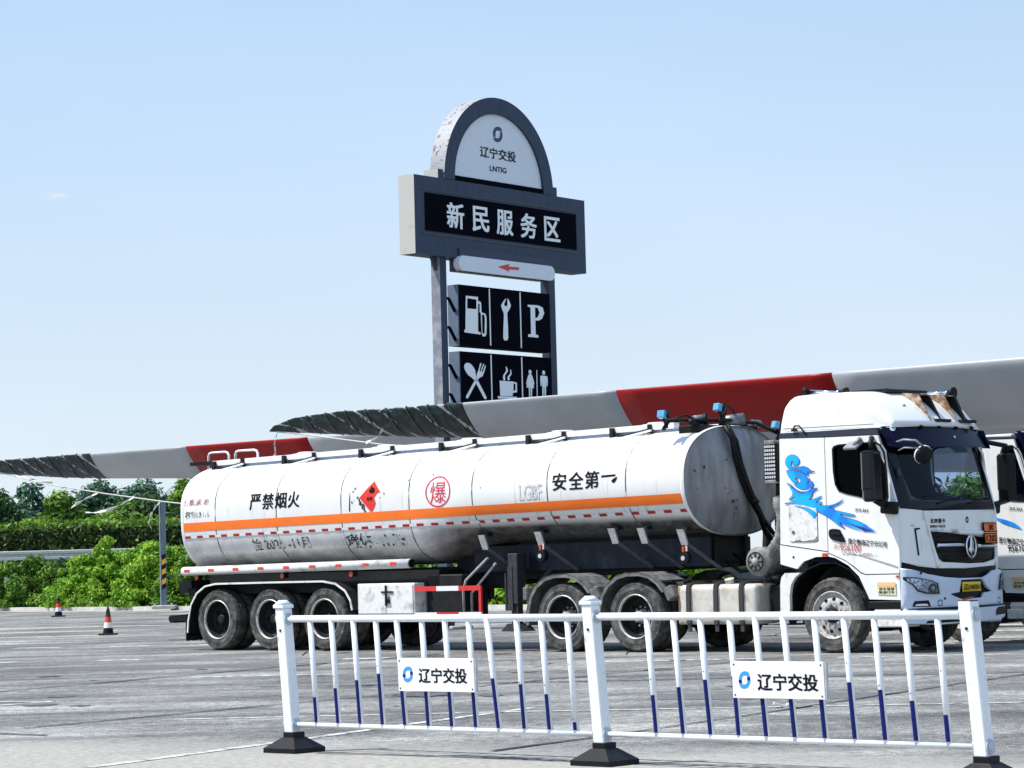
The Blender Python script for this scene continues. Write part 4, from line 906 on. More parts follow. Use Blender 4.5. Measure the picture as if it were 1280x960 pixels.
# ------------------------------------------------------------------ tractor unit
def XF(y, z, off=0.):
    u = (y - 1.25) / 1.22; b = .17 * (1 - u * u) - .07 * max(0, (abs(u) - .86) / .14) ** 2
    return 13.97 + b + (-.29 * (z - 1.95) if z > 1.95 else 0) + off
def FM(off=0.): return lambda y, z, *_: (XF(y, z, off), y, z)
def BM_(off=0.): return lambda y, z, *_: (XF(y, min(z, 1.9), .08 + off - .05 * max(0, z - .95) ), y, z)
def SM(y0): return lambda x, z, *_: (x, y0, z)
SWIRL = dict(
A=[(12.093, 2.681), (12.13, 2.738), (12.209, 2.76), (12.295, 2.731), (12.332, 2.67), (12.299, 2.619), (12.243, 2.607), (12.213, 2.641), (12.235, 2.661), (12.207, 2.673), (12.181, 2.635), (12.211, 2.592), (12.28, 2.575), (12.384, 2.591), (12.469, 2.567), (12.536, 2.519), (12.591, 2.517), (12.518, 2.506), (12.463, 2.504), (12.482, 2.469), (12.431, 2.488), (12.364, 2.532), (12.261, 2.555), (12.15, 2.58), (12.099, 2.625)],
B=[(12.113, 2.547), (12.209, 2.539), (12.329, 2.517), (12.414, 2.483), (12.463, 2.428), (12.51, 2.401), (12.47, 2.372), (12.46, 2.344), (12.49, 2.332), (12.509, 2.357), (12.53, 2.377), (12.556, 2.348), (12.544, 2.3), (12.509, 2.28), (12.422, 2.269), (12.337, 2.28), (12.269, 2.317), (12.236, 2.353), (12.288, 2.348), (12.332, 2.37), (12.342, 2.408), (12.312, 2.441), (12.274, 2.442), (12.253, 2.422), (12.264, 2.401), (12.29, 2.404), (12.298, 2.39), (12.263, 2.373), (12.223, 2.384), (12.186, 2.411), (12.145, 2.455), (12.117, 2.505)],
D=[(12.151, 2.317), (12.199, 2.299), (12.266, 2.24), (12.369, 2.216), (12.455, 2.226), (12.525, 2.266), (12.629, 2.28), (12.55, 2.237), (12.531, 2.189), (12.485, 2.121), (12.571, 2.132), (12.701, 2.169), (12.622, 2.116), (12.603, 2.075), (12.698, 2.089), (12.662, 2.06), (12.67, 2.039), (12.789, 2.03), (12.925, 2.051), (13.054, 2.104), (12.958, 2.043), (12.804, 2.0), (12.897, 1.994), (12.888, 1.969), (13.022, 1.937), (13.171, 1.905), (13.254, 1.878), (13.104, 1.891), (12.995, 1.918), (13.052, 1.868), (13.235, 1.821), (13.382, 1.762), (13.592, 1.65), (13.413, 1.707), (13.248, 1.752), (13.116, 1.79), (13.247, 1.725), (13.378, 1.667), (13.213, 1.712), (13.065, 1.764), (12.982, 1.794), (13.014, 1.752), (13.071, 1.709), (12.947, 1.775), (12.849, 1.846), (12.716, 1.919), (12.582, 1.979), (12.617, 2.006), (12.515, 2.023), (12.396, 2.055), (12.276, 2.073), (12.19, 2.075), (12.043, 2.087), (12.173, 2.097), (12.2, 2.117), (12.253, 2.143), (12.22, 2.179), (12.175, 2.146), (12.127, 2.141), (12.186, 2.187), (12.197, 2.243), (12.172, 2.286)],
E=[(12.224, 2.049), (12.344, 2.028), (12.48, 1.996), (12.598, 1.937), (12.56, 1.862), (12.494, 1.926), (12.377, 2.0)],
C=[(12.097, 2.366), (12.184, 2.358), (12.269, 2.307), (12.353, 2.258), (12.456, 2.247), (12.525, 2.266), (12.455, 2.226), (12.352, 2.234), (12.25, 2.28), (12.175, 2.339)])
TRIM = mat('cab_interior', (.006, .009, .028), .85, spec=.15)
def build_cab(root, second=False):
    P = root; XR = 13.12 if second else 11.95
    YS = {0: .05, 1: 2.45}
    winN = rrect(12.90, 2.06, 13.80, 2.86, .1); winN = [(12.89, 2.81), (12.92, 2.85), (13.0, 2.87), (13.60, 2.88), (13.70, 2.84), (13.765, 2.74), (13.79, 2.50), (13.80, 2.12), (13.775, 2.06), (13.72, 2.045), (13.55, 2.08), (13.12, 2.175), (12.98, 2.22), (12.92, 2.32), (12.895, 2.5)]
    if second: winN = [(13.43, 2.78), (13.46, 2.85), (13.52, 2.88), (13.64, 2.88), (13.72, 2.82), (13.765, 2.74), (13.84, 2.50), (13.88, 2.12), (13.86, 2.06), (13.80, 2.045), (13.62, 2.06), (13.48, 2.09), (13.44, 2.18), (13.425, 2.4)]
    for s in (0, 1):
        y = YS[s]; o = 1 if s == 0 else -1; th = dict(thick=.04, off=0)
        M_ = SM(y)
        if not second: sheet('sleeper_panel', [(11.95, 1.52), (12.755, 1.405), (12.755, 2.975), (11.99, 2.995)], M_, WHITE, P, **th, smooth=False)
        if not second: sheet('sleeper_skirt', [(11.94, 1.505), (12.755, 1.39), (12.755, 1.33), (12.55, 1.33), (12.34, 1.27), (12.22, 1.17), (11.94, 1.24)], M_, WHITE, P, **th, smooth=False)
        D = sheet('door', ([(XR, 1.275), (13.2, 1.185)] if second else [(12.772, 1.385), (13.05, 1.275), (13.2, 1.185)]) + [(13.30, 1.11), (13.38, 1.08), (13.93, 1.08), (13.945, 1.2), (13.95, 1.95), (13.66, 2.965), (XR if second else 12.772, 2.975)], M_, WHITE, P, holes=[winN], **th, smooth=False)
        sheet('arch_skirt', [(12.772, 1.368), (13.05, 1.258), (13.29, 1.09), (13.37, 1.066), (13.93, 1.066), (13.94, .72), (13.43, .735), (13.41, .78), (13.27, 1.05), (13.1, 1.2), (12.88, 1.31), (12.772, 1.33)], SM(y + .0), WHITE, P, **th, smooth=False)
        yo = y - o * .026
        wg = sheet('door_glass', winN, SM(y + o * .01), LENS if (second or s) else SGLASS, D, smooth=False)
        ins = [(a + ((13.65 if second else 13.35) - a) * .05, b + (2.45 - b) * .05) for a, b in winN]
        sheet('window_seal', winN, SM(yo), BLACK, D, holes=[ins], thick=.008, off=0, smooth=False)
        sheet('door_trim', [(XR + .05, 1.3), (13.85, 1.15), (13.88, 1.95), (13.6, 2.95), (XR + .07, 2.97)], SM(y + o * .05), TRIM, P, holes=[winN], smooth=False)
        # black lip round the wheel arch and rear fender pillar
        if not second: sheet('fender_pillar', [(11.93, .47), (11.945, .96), (11.97, 1.06), (12.03, 1.115), (12.30, 1.115), (12.20, 1.05), (12.13, .95), (12.10, .8), (12.10, .47)], SM(y - o * .02), WHITED, P, thick=.06, off=0, smooth=False)
        m = MB(); shell_strip(m, [(12.09, .45), (12.11, .85), (12.2, 1.03), (12.36, 1.17), (12.6, 1.25), (12.86, 1.25), (13.1, 1.15), (13.27, .98), (13.38, .78), (13.4, .6)], min(y + o * .02, y + o * .5), max(y + o * .02, y + o * .5), .02); m.build('wheel_arch', BLACK, P)
        # step box
        m = MB(); yy = (y - o * .03, y + o * .4); m.bx(13.44, 13.965, min(yy), max(yy), .355, .50, .015); m.bx(13.44, 13.965, min(yy) + .1, max(yy) - .0, .50, .60, mi=1); m.bx(13.42, 13.965, min(yy), max(yy), .605, .705, .01, mi=1); m.bx(13.5, 13.9, min(yy) - .002, min(yy) + .02, .535, .56, mi=0); m.build('step', [WHITED, BLACK], P)
        # handle
        hd = sheet('door_handle', smooth_poly([(12.81, 1.70), (12.96, 1.70), (13.0, 1.66), (13.065, 1.53), (12.95, 1.535), (12.815, 1.585)], 3), SM(y - o * .028), BLACK, D, thick=.02, off=0, smooth=False)
        m = MB(); m.box((12.92, y - o * .045, 1.645), (.17, .02, .03), Matrix.Rotation(.12, 4, 'Y'), .006); m.build('handle_bar', BLACKG, D)
        if second: continue
        # mirrors
        ym = y - o * (.31 if s == 0 else .66)
        m = MB(); m.box((13.74, ym, 2.47), (.19, .24, .56), None, .05, 3); m.box((13.75, ym, 2.16), (.18, .23, .22), None, .045, 3); mr_ = m.build('mirror_housing', BLACKG if s == 0 else BLACK, P)
        m = MB(); m.box((13.638, ym, 2.47), (.012, .19, .50), None, .005); m.box((13.648, ym, 2.16), (.012, .18, .17), None, .005); m.build('mirror_glass', CHROME, mr_)
        m = MB(); m.tube([(13.55, y - o * .02, 2.93), (13.66, y - o * .16, 2.92), (13.74, ym, 2.86), (13.75, ym, 2.74)], .035, 8); m.build('mirror_arm', BLACK, P)
        m = MB(); m.tube([(13.8, y - o * .02, 2.0), (13.80, y - o * .15, 2.0), (13.76, ym, 2.08)], .04, 8); m.box((13.84, y - o * .06, 1.97), (.24, .13, .17), Matrix.Rotation(.1, 4, 'Y'), .02); m.build('mirror_arm', BLACK, P)
        m = MB(); m.box((13.30, y - o * .10, 2.84), (.22, .2, .045), Matrix.Rotation(o * .5, 4, 'X'), .012); m.tube([(13.36, y - o * .02, 2.92), (13.40, y - o * .08, 2.93), (13.34, y - o * .14, 2.84)], .03, 8); m.build('kerb_mirror', [mat('grey_mirror_back', (.25, .26, .28), .4)], P)
    if not second: near_side(P)
    side_writing(P, second)
    cab_body(P, second, XR)
def near_side(P):
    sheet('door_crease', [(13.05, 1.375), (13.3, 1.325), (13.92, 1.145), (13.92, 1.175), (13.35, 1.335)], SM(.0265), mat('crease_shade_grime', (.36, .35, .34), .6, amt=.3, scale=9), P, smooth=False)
    m = MB(); m.cyl((12.17, .03, 1.335), (12.17, .022, 1.335), .016, n=10); m.build('panel_bolt', BLACK, P)
    sheet('swirl_highlight', smooth_poly([(12.11, 2.375), (12.2, 2.36), (12.28, 2.30), (12.37, 2.262), (12.46, 2.262), (12.53, 2.285), (12.46, 2.25), (12.36, 2.246), (12.27, 2.28), (12.19, 2.345)], 2), SM(.0120), WHITE, P, smooth=False)
    for i in range(16):
        cx = random.uniform(12.13, 12.58); cz = random.uniform(1.58, 1.95); s_ = random.uniform(.003, .009); sheet('paint_chip', [(cx + s_ * random.uniform(.5, 1.6) * math.cos(k), cz + s_ * random.uniform(.4, 1.) * math.sin(k)) for k in range(6)], SM(.017), RUST, P, smooth=False)
    H = sheet('locker_hatch', rrect(12.12, 1.55, 12.60, 2.075, .03), SM(.022), WHITED, P, thick=.006, off=0, smooth=False)
    hs = rrect(12.113, 1.543, 12.607, 2.082, .03)
    sheet('hatch_seam', hs, SM(.0275), BLACK, H, holes=[rrect(12.12, 1.55, 12.60, 2.075, .03)], smooth=False)
    m = MB(); m.cyl((12.19, .02, 1.68), (12.19, .01, 1.68), .025, n=14); m.build('hatch_lock', RUST, H)
    sheet('rust_patch', smooth_poly([(12.2, 1.555), (12.28, 1.57), (12.36, 1.553), (12.45, 1.562), (12.55, 1.575), (12.59, 1.62), (12.585, 1.556), (12.4, 1.545)]), SM(.0175), RUST, H, smooth=False)
def side_writing(P, second):
    if second: sheet('cloud_swirl_decal', smooth_poly([(13.30, 1.84), (13.5, 1.79), (13.62, 1.75), (13.75, 1.66), (13.6, 1.70), (13.42, 1.76)], 3), SM(.0155), BLUE, P, smooth=False)
    for k, v in (() if second else SWIRL.items()): sheet('cloud_swirl_decal', smooth_poly(v, 3), SM(.0155 if k in 'ABDC' else .0150), BLUE, P, smooth=False)
    EDGE = mat('decal_blue_edge', (.0, .035, .30), .4)
    for k, v in (() if second else SWIRL.items()):
        sp = smooth_poly(v, 3); cx = sum(a for a, b in sp) / len(sp); cz = sum(b for a, b in sp) / len(sp); ou = []
        n = len(sp)
        for i in range(n):
            d = Vector((sp[(i + 1) % n][0] - sp[i - 1][0], sp[(i + 1) % n][1] - sp[i - 1][1])); d = d.normalized() if d.length > 1e-6 else Vector((1, 0)); ou.append((sp[i][0] - d.y * .006, sp[i][1] + d.x * .006))
        sheet('swirl_outline', ou, SM(.0190), EDGE, P, smooth=False)
    if second: tx = [('昆仑物流辽宁分公司', (13.36, 1.485, 13.97, 1.575))]
    else: tx = [('昆仑物流辽宁分公司', (13.12, 1.495, 13.75, 1.575))]
    for t_, rc in tx: text('company_name', t_, rc, lambda a, b, *_: (a, .020, b - .10 * (a - 13.12)), INK, P, .02)
    if second: text('phone_number', '956100', (13.5, 1.33, 13.85, 1.43), SM(.020), INK, P, .01)
    else: text('phone_number', '956100', (12.97, 1.405, 13.32, 1.505), lambda a, b, *_: (a, .020, b - .06 * (a - 12.97)), mat('phone_red', (.50, .12, .10), .6, scale=25, col2=(.75, .6, .55), lo=.5, hi=.6), P, .01)
    if not second: text('phone_symbol', '(5)', (12.87, 1.43, 12.95, 1.50), SM(.020), WORNR, P)
    text('model_number', '2530', (13.24 + .3 * second, 1.945, 13.46 + .3 * second, 1.985), lambda a, b, *_: (a, .020, b - .12 * (a - 13.24 - .3 * second)), INK, P, .03, 0, .3)
    if not second: text('fine_print', '安全行车  文明驾驶 3 1', (13.0, 1.36, 13.6, 1.392), lambda a, b, *_: (a, .020, b - .06 * (a - 13.0)), WORNR, P)
    # information sticker
    sx = -.02 if second else 0
    st = sheet('yellow_sticker', [(13.57 + sx, .80), (13.875 + sx, .79), (13.875 + sx, .965), (13.57 + sx, .965)], SM(.018), mat('sticker_cream', (.75, .68, .45), .5), P, smooth=False)
    sheet('sticker_band', [(13.575 + sx, .905), (13.87 + sx, .90), (13.87 + sx, .96), (13.575 + sx, .96)], SM(.015), mat('sticker_orange', (.78, .50, .25), .5), st, smooth=False)
    for r_, t_ in enumerate(('货车驾驶', '限速行车')): text('sticker_text', t_, (13.60 + sx, .855 - .045 * r_, 13.855 + sx, .893 - .045 * r_), SM(.0145), INK, st, .02)
    if second: return
    m = MB(); m.bx(12.67, 12.75, .012, .03, 1.235 + .09, 1.29 + .09, .005); m.build('side_marker_lamp', REDLAMP, P)
    m = MB(); m.bx(13.88, 13.93, .012, .03, 1.03, 1.055, .004); m.build('side_marker_lamp', REDLAMP, P)
def cab_body(P, second, XR):
    # back wall, floor, roof lining
    m = MB(); m.bx(XR + .02, XR + .06, .075, 2.425, 1.25, 2.99); m.build('back_wall', WHITE, P)
    m = MB(); m.bx(XR + .062, 13.85, .1, 2.4, 1.30, 1.34); m.bx(XR + .062, XR + .08, .1, 2.4, 1.34, 2.95); m.build('cab_lining', TRIM, P)
    m = MB(); m.bx(XR + .062, 13.6, .1, 2.4, 2.955, 2.975); m.build('roof_lining', TRIM, P)
    # drip rail (dark seam) and high roof
    m = MB(); m.prism([(XR + .035, 2.995), (13.67, 2.975), (13.64, 3.0 if second else 3.055), (XR + .035, 3.02 if second else 3.075)], lambda a, b, t: (a, t, b), .035, 2.465); m.build('roof_seam', mat('blue_black_rail', (.02, .025, .045), .5), P)
    if second:
        m = MB(); m.bx(XR + .02, 13.62, .045, 2.455, 3.002, 3.05, .02, 2); m.build('low_roof', WHITE, P)
    else: high_roof(P)
    cab_front(P, second)
def high_roof(P):
    bm = bmesh.new(); rings = []; NX = 34; K = 40
    for i in range(NX + 1):
        t = i / NX; x = 12.0 + 1.80 * (t if t > .2 else t)  # stations
        x = 12.0 + 1.78 * t
        if x < 12.2: zt = 3.38 + .215 * math.sin(min((x - 12.0) / .2, 1) * math.pi / 2) ** .6 if x > 12.0 else 3.34
        elif x < 12.95: zt = 3.595 + .01 * math.sin((x - 12.2) * 4)
        else: zt = 3.600 - .50 * ((x - 12.95) / .83) ** 2.5
        zt = max(zt, 3.075); hw = 1.205 - (.0 if x < 13.3 else .16 * ((x - 13.3) / .5) ** 2); r_ = min(.2, (zt - 3.07) * .9 + .001); ring = []
        # section: up the side, rounded shoulder, crowned top
        pts = []
        for k in range(6): pts.append((-hw + .02 * k / 5, 3.07 + (zt - r_ - 3.07) * k / 5))
        for k in range(1, 9): a = math.pi / 2 * k / 8; pts.append((-hw + .02 + r_ * (1 - math.cos(a)), zt - r_ + r_ * math.sin(a)))
        nn_ = 7; y0 = pts[-1][0]
        for k in range(1, nn_): pts.append((y0 + (-y0) * k / nn_, zt + .03 * math.sin(math.pi / 2 * k / nn_) * min(1, (zt - 3.07) * 3)))
        full = pts + [(0, zt + .03 * min(1, (zt - 3.07) * 3))] + [(-a, b) for a, b in pts[::-1]]
        # push the middle of the front forward to follow the windscreen bulge
        rings.append([bm.verts.new((x + (.14 * (1 - (a / 1.22) ** 2) * max(0, (x - 12.9) / .88) ** 1.5), 1.25 + a, b)) for a, b in full])
    for A, B in zip(rings[:-1], rings[1:]):
        for k in range(len(A) - 1): bm.faces.new((A[k], A[k + 1], B[k + 1], B[k])).smooth = True
    bm.faces.new(rings[0]); bm.faces.new(rings[-1]); bmesh.ops.recalc_face_normals(bm, faces=bm.faces)
    me = bpy.data.meshes.new('high_roof'); bm.to_mesh(me); bm.free(); RF = link('high_roof', me, WHITE, P)
    sheet('rib_line', [(12.05, 3.125), (13.6, 3.115), (13.6, 3.123), (12.05, 3.135)], SM(.028), CHASSIS, RF, smooth=False)
def cab_front(P, second):
    # lower front panel with grille
    gr = [(.58, 1.64), (2.44, 1.635), (2.41, 1.42), (2.36, 1.28), (2.28, 1.235), (1.9, 1.19), (1.45, 1.185), (.81, 1.215), (.73, 1.26), (.68, 1.36)]
    sheet('front_panel', [(.46, 1.92), (2.40, 1.93), (2.42, 1.5), (2.40, 1.2), (2.30, 1.15), (1.32, 1.12), (.70, 1.135)], FM(0), WHITE, P, holes=[gr], grid=.1, thick=.03)
    sheet('corner_panel', [(.035, 1.96), (.445, 1.925), (.685, 1.135), (.34, 1.165), (.035, 1.24)], FM(0), WHITE, P, grid=.08, thick=.03)
    sheet('corner_panel', [(2.415, 1.93), (2.465, 1.93), (2.465, 1.2), (2.415, 1.2)], FM(0), WHITE, P, grid=.08, thick=.03)
    sheet('air_slot', [(.27, 1.685), (.38, 1.69), (.375, 1.67), (.305, 1.66), (.35, 1.32), (.32, 1.31)], FM(.006), BLACK, P, grid=.08)
    sheet('panel_crease', [(.05, 1.715), (.24, 1.73), (.30, 1.70), (.24, 1.722), (.05, 1.705)], FM(.006), CHASSIS, P)
    G = sheet('grille', [(a + (1.5 - a) * -.02, b + (1.4 - b) * -.03) for a, b in gr], FM(-.05), BLACK, P, grid=.1)
    for z_ in (1.56, 1.49, 1.36, 1.29, 1.24):
        m = MB(); m.tube([(XF(y_, z_, -.03), y_, z_) for y_ in np.linspace(.74 if z_ > 1.3 else .9, 2.34 if z_ > 1.3 else 2.2, 14)], .008, 5); m.build('slat', BLACK, G)
    m = MB()
    for a, b in ((.69, 1.29), (1.66, 2.31)): m.tube([(XF(y_, 1.43, .0), y_, 1.445 - .02 * (y_ > 1.5)) for y_ in np.linspace(a, b, 8)], .028, 8)
    m.build('chrome_bar', CHROME, G)
    sheet('badge_ring', ell(1.49, 1.42, .145, .165), FM(.02), CHROME, G, holes=[ell(1.49, 1.42, .118, .138)], thick=.02)
    sheet('badge_star', [(1.47, 1.60), (1.53, 1.47), (1.52, 1.40), (1.57, 1.335), (1.49, 1.36), (1.47, 1.24), (1.435, 1.345), (1.395, 1.37), (1.44, 1.42), (1.45, 1.5)], FM(.03), CHROME, G, thick=.02)
    text('maker_name', '北奔重卡', (.58, 1.748, .89, 1.812), FM(.005), INK, P, .03, .1, 0., (1, 0, 0))
    text('maker_name', 'BEIBEN TRUCK', (.575, 1.688, .89, 1.722), FM(.005), INK, P, .03, .1, 0., (1, 0, 0))
    sheet('emblem_spot', ell(1.415, 1.79, .038, .045), FM(.005), INK, P, holes=[ell(1.415, 1.79, .017, .024)])
    HZ = mat('hazard_orange', (.88, .13, .01), .4)
    if not second:
        for t_, z0, z1, dy in (('30', 1.612, 1.75, 0.), ('1202', 1.455, 1.602, .025)):
            h = sheet('hazard_plate', [(1.83 + dy, z0), (2.31 + dy, z0), (2.29 + dy, z1), (1.81 + dy, z1)], FM(.035), INK, P, thick=.01, grid=.12)
            sheet('plate_face', [(1.85 + dy, z0 + .016), (2.29 + dy, z0 + .016), (2.27 + dy, z1 - .016), (1.83 + dy, z1 - .016)], FM(.040), HZ, h, grid=.12)
            text('plate_number', t_, (1.98 if t_ == '30' else 1.90, z0 + .03, 2.15 if t_ == '30' else 2.27, z1 - .03), FM(.046), INK, h, .03, .12, 0., (1, 0, 0))
    # dark band between panel and bumper, cab underside
    m = MB(); m.bx(13.3, 13.96, .15, 2.35, .75, 1.25); m.build('radiator_housing', BLACK, P)
    sheet('lower_grille', [(.06, 1.22), (.5, 1.15), (2.42, 1.17), (2.42, .9), (.3, .9)], FM(-.03), BLACK, P, grid=.12)
    # windscreen
    ws = [(.30, 2.13), (.24, 2.45), (.27, 2.82), (2.28, 2.82), (2.36, 2.4), (2.33, 2.10), (1.9, 2.06), (1.0, 2.055), (.5, 2.08)]
    sheet('windscreen_frame', [(.035, 1.965), (.46, 1.93), (1.3, 1.925), (2.465, 1.935), (2.465, 2.99), (.035, 2.99)], FM(.0), BLACKG, P, holes=[ws], grid=.12, thick=.02)
    sheet('windscreen', ws, FM(-.006), GLASS, P, grid=.12)
    for y0, y1 in ((.75, 1.45), (1.5, 2.15)):
        m = MB(); m.tube([(XF(y0, 2.03, .02), y0, 2.02), (XF(y0 + .25, 2.06, .03), (y0 + y1) / 2, 2.085), (XF(y1, 2.1, .02), y1, 2.12)], .010, 6); m.tube([(XF(y0 - .3, 2.1, .015), y0 - .25, 2.11), (XF(y0, 2.13, .015), y0 + .35, 2.16)], .007, 6); m.build('wiper', BLACK, P)
    # sun visor: dark translucent board standing off the glass
    vz = [(.03, 3.06), (.07, 3.085), (2.36, 3.085), (2.40, 3.05), (2.43, 2.85), (2.38, 2.825), (.12, 2.785), (.06, 2.79)]
    def VM(y_, z_, *_): return (XF(min(max(y_, .03), 2.47), 2.9) + .03 + (3.09 - z_) * .55, y_, z_)
    V = sheet('sun_visor', vz, VM, NAVY, P, grid=.12, thick=.012)
    for s_, y_ in ((0, .06), (1, 2.40)): sheet('visor_cheek', [(13.74, 3.07), (13.83, 3.06), (13.93, 2.80), (13.80, 2.81)], SM(y_), NAVY, V, thick=.012, off=0, smooth=False)
    for y_ in (.75, 1.18, 1.6, 2.0): m = MB(); m.cyl((13.78 + .1, y_, 3.075), (13.80 + .1, y_, 3.10), .03, n=10); m.build('visor_stud', BLACK, V)
    sheet('visor_notch', [(.11, 3.075), (.27, 3.075), (.21, 3.02), (.16, 3.02)], lambda a, b, *_: (VM(a, b)[0] + .008, a, b), WHITE, V)
    m = MB(); m.cyl((XF(1.4, 2.93) + .12, 1.42, 2.95), (XF(1.4, 2.93) + .135, 1.42, 2.945), .018, n=10); m.build('visor_lamp', WREF, V)
    # bumper
    bo = [(.02, 1.15), (.2, 1.115), (.41, 1.06), (.75, 1.01), (1.06, .99), (1.68, .985), (1.85, 1.02), (2.03, 1.08), (2.26, 1.09), (2.48, 1.06), (2.49, .61), (.01, .60)]
    BU_ = sheet('bumper', bo, BM_(0), mat('bumper_paint', (.56, .62, .74), .3, amt=.05), P, holes=[[(1.10, .965), (1.66, .965), (1.80, .84), (1.95, .79), (1.7, .775), (1.65, .71), (1.1, .70), (.95, .74), (.84, .775), (1.05, .80)]], grid=.08, thick=.05)
    sheet('bumper_recess', [(.8, 1.0), (2.0, 1.0), (2.0, .68), (.8, .68)], BM_(-.06), BLACK, BU_, grid=.1)
    sheet('bumper_lip', [(.01, .585), (1.0, .56), (1.5, .575), (2.49, .585), (2.47, .45), (2.2, .40), (1.55, .385), (.5, .37), (.03, .40)], BM_(.03), MATS['bumper_paint'], BU_, grid=.08, thick=.06)
    sheet('bumper_groove', [(.02, .61), (2.48, .61), (2.47, .56), (.02, .56)], BM_(-.02), BLACK, BU_, grid=.1)
    sheet('lip_intake', [(1.97, .455), (2.42, .47), (2.43, .575), (2.07, .57), (1.99, .53)], BM_(.035), BLACK, BU_, grid=.1)
    sheet('lip_intake', [(.3, .395), (1.45, .40), (1.40, .44), (.34, .43)], BM_(.035), BLACK, BU_, grid=.1)
    m = MB(); m.bx(13.5, 14.02, .03, .09, .40, .36 + .24, .01); m.build('bumper_end', WHITED, P)
    for sgn in (0, 1):
        hl = [(.03, 1.03), (.19, 1.02), (.46, .975), (.585, .93), (.61, .785), (.37, .79), (.20, .83), (.12, .92), (.03, .99)] if sgn == 0 else [(2.25, 1.02), (2.46, 1.05), (2.475, .82), (2.15, .80), (2.19, .89)]
        cx = sum(a for a, b in hl) / len(hl); cz = sum(b for a, b in hl) / len(hl)
        h = sheet('headlight', hl, BM_(.012), BLACKG, P, grid=.1)
        sheet('reflector', [(cx + (a - cx) * .86, cz + (b - cz) * .82) for a, b in hl], BM_(.016), mat('lamp_silver', (.75, .8, .88), .22, metal=.6, scale=30, col2=(.2, .23, .28), lo=.45, hi=.55, detail=2), h, grid=.1)
        c0 = (.47, .87) if sgn == 0 else (2.36, .91)
        sheet('lamp_ring', ell(*c0, .068, .055), BM_(.022), BLACKG, h, grid=.1); sheet('projector', ell(*c0, .05, .042), BM_(.026), CHROME, h, holes=[ell(*c0, .03, .024)])
        sheet('projector_bulb', ell(*c0, .022, .018), BM_(.028), WREF, h)
        sheet('lens', [(cx + (a - cx) * .98, cz + (b - cz) * .97) for a, b in hl], BM_(.034), LENS, h, grid=.1)
    sheet('fog_lamp_bezel', [(.15, .70), (.40, .705), (.44, .615), (.12, .625)], BM_(.006), BLACK, BU_, grid=.1)
    sheet('fog_lamp', [(.17, .66), (.36, .66), (.39, .63), (.15, .635)], BM_(.010), WREF, BU_, grid=.1)
    for y_ in (.62, 2.18):
        o_ = rrect(y_ - .045, .62, y_ + .045, .705, .02); i_ = rrect(y_ - .036, .63, y_ + .036, .696, .018)
        sheet('tow_cover_seam', o_, BM_(.006), CHASSIS, BU_, holes=[i_])
    m = MB(); m.cyl((XF(.3, 1, .085), .26, 1.075), (XF(.3, 1, .10), .26, 1.075), .018, n=10); m.cyl((XF(.75, 1, .075), .72, .72), (XF(.75, 1, .09), .72, .72), .015, n=10); m.build('bumper_bolt', BLACK, BU_)
    if not second:
        NP = sheet('number_plate', [(1.14, .80), (1.62, .805), (1.61, .935), (1.13, .935)], BM_(-.01), mat('plate_yellow', (.80, .52, .02), .45, amt=.1, scale=30), P, grid=.1, thick=.01)
        text('plate_number', '辽LN0261', (1.165, .825, 1.585, .905), BM_(-.002), INK, NP, .025, .1, 0., (1, 0, 0))
        sheet('plate_clamp', [(1.10, .78), (1.65, .785), (1.65, .80), (1.10, .795)], BM_(-.012), BLACK, NP)
    if not second: round_mirror(P)
    cab_inside(P, second)
def round_mirror(P):
    m = MB(); m.lathe([(.0, -.05), (.10, -.045), (.125, -.01), (.125, .03), (.10, .06), (.0, .075)], (0, 0, 0), 'X', 28); m.lathe([(.127, -.02), (.133, -.01), (.133, .0), (.127, .01)], (0, 0, 0), 'X', 28, mi=1)
    fmr = m.build('front_mirror', [BLACK, WREF], P, (14.30, .16, 2.67)); fmr.scale = (1., 1., 1.); fmr.rotation_euler = (0, .35, -.5)
    m = MB(); m.tube([(13.92, .10, 2.86), (14.1, .0, 2.88), (14.28, .02, 2.86), (14.33, .12, 2.78)], .016, 8); m.tube([(13.94, .10, 2.74), (14.1, .0, 2.77), (14.28, .08, 2.76)], .012, 8); m.build('front_mirror_arm', mat('grey_mirror_back', (.25, .26, .28), .4), P)
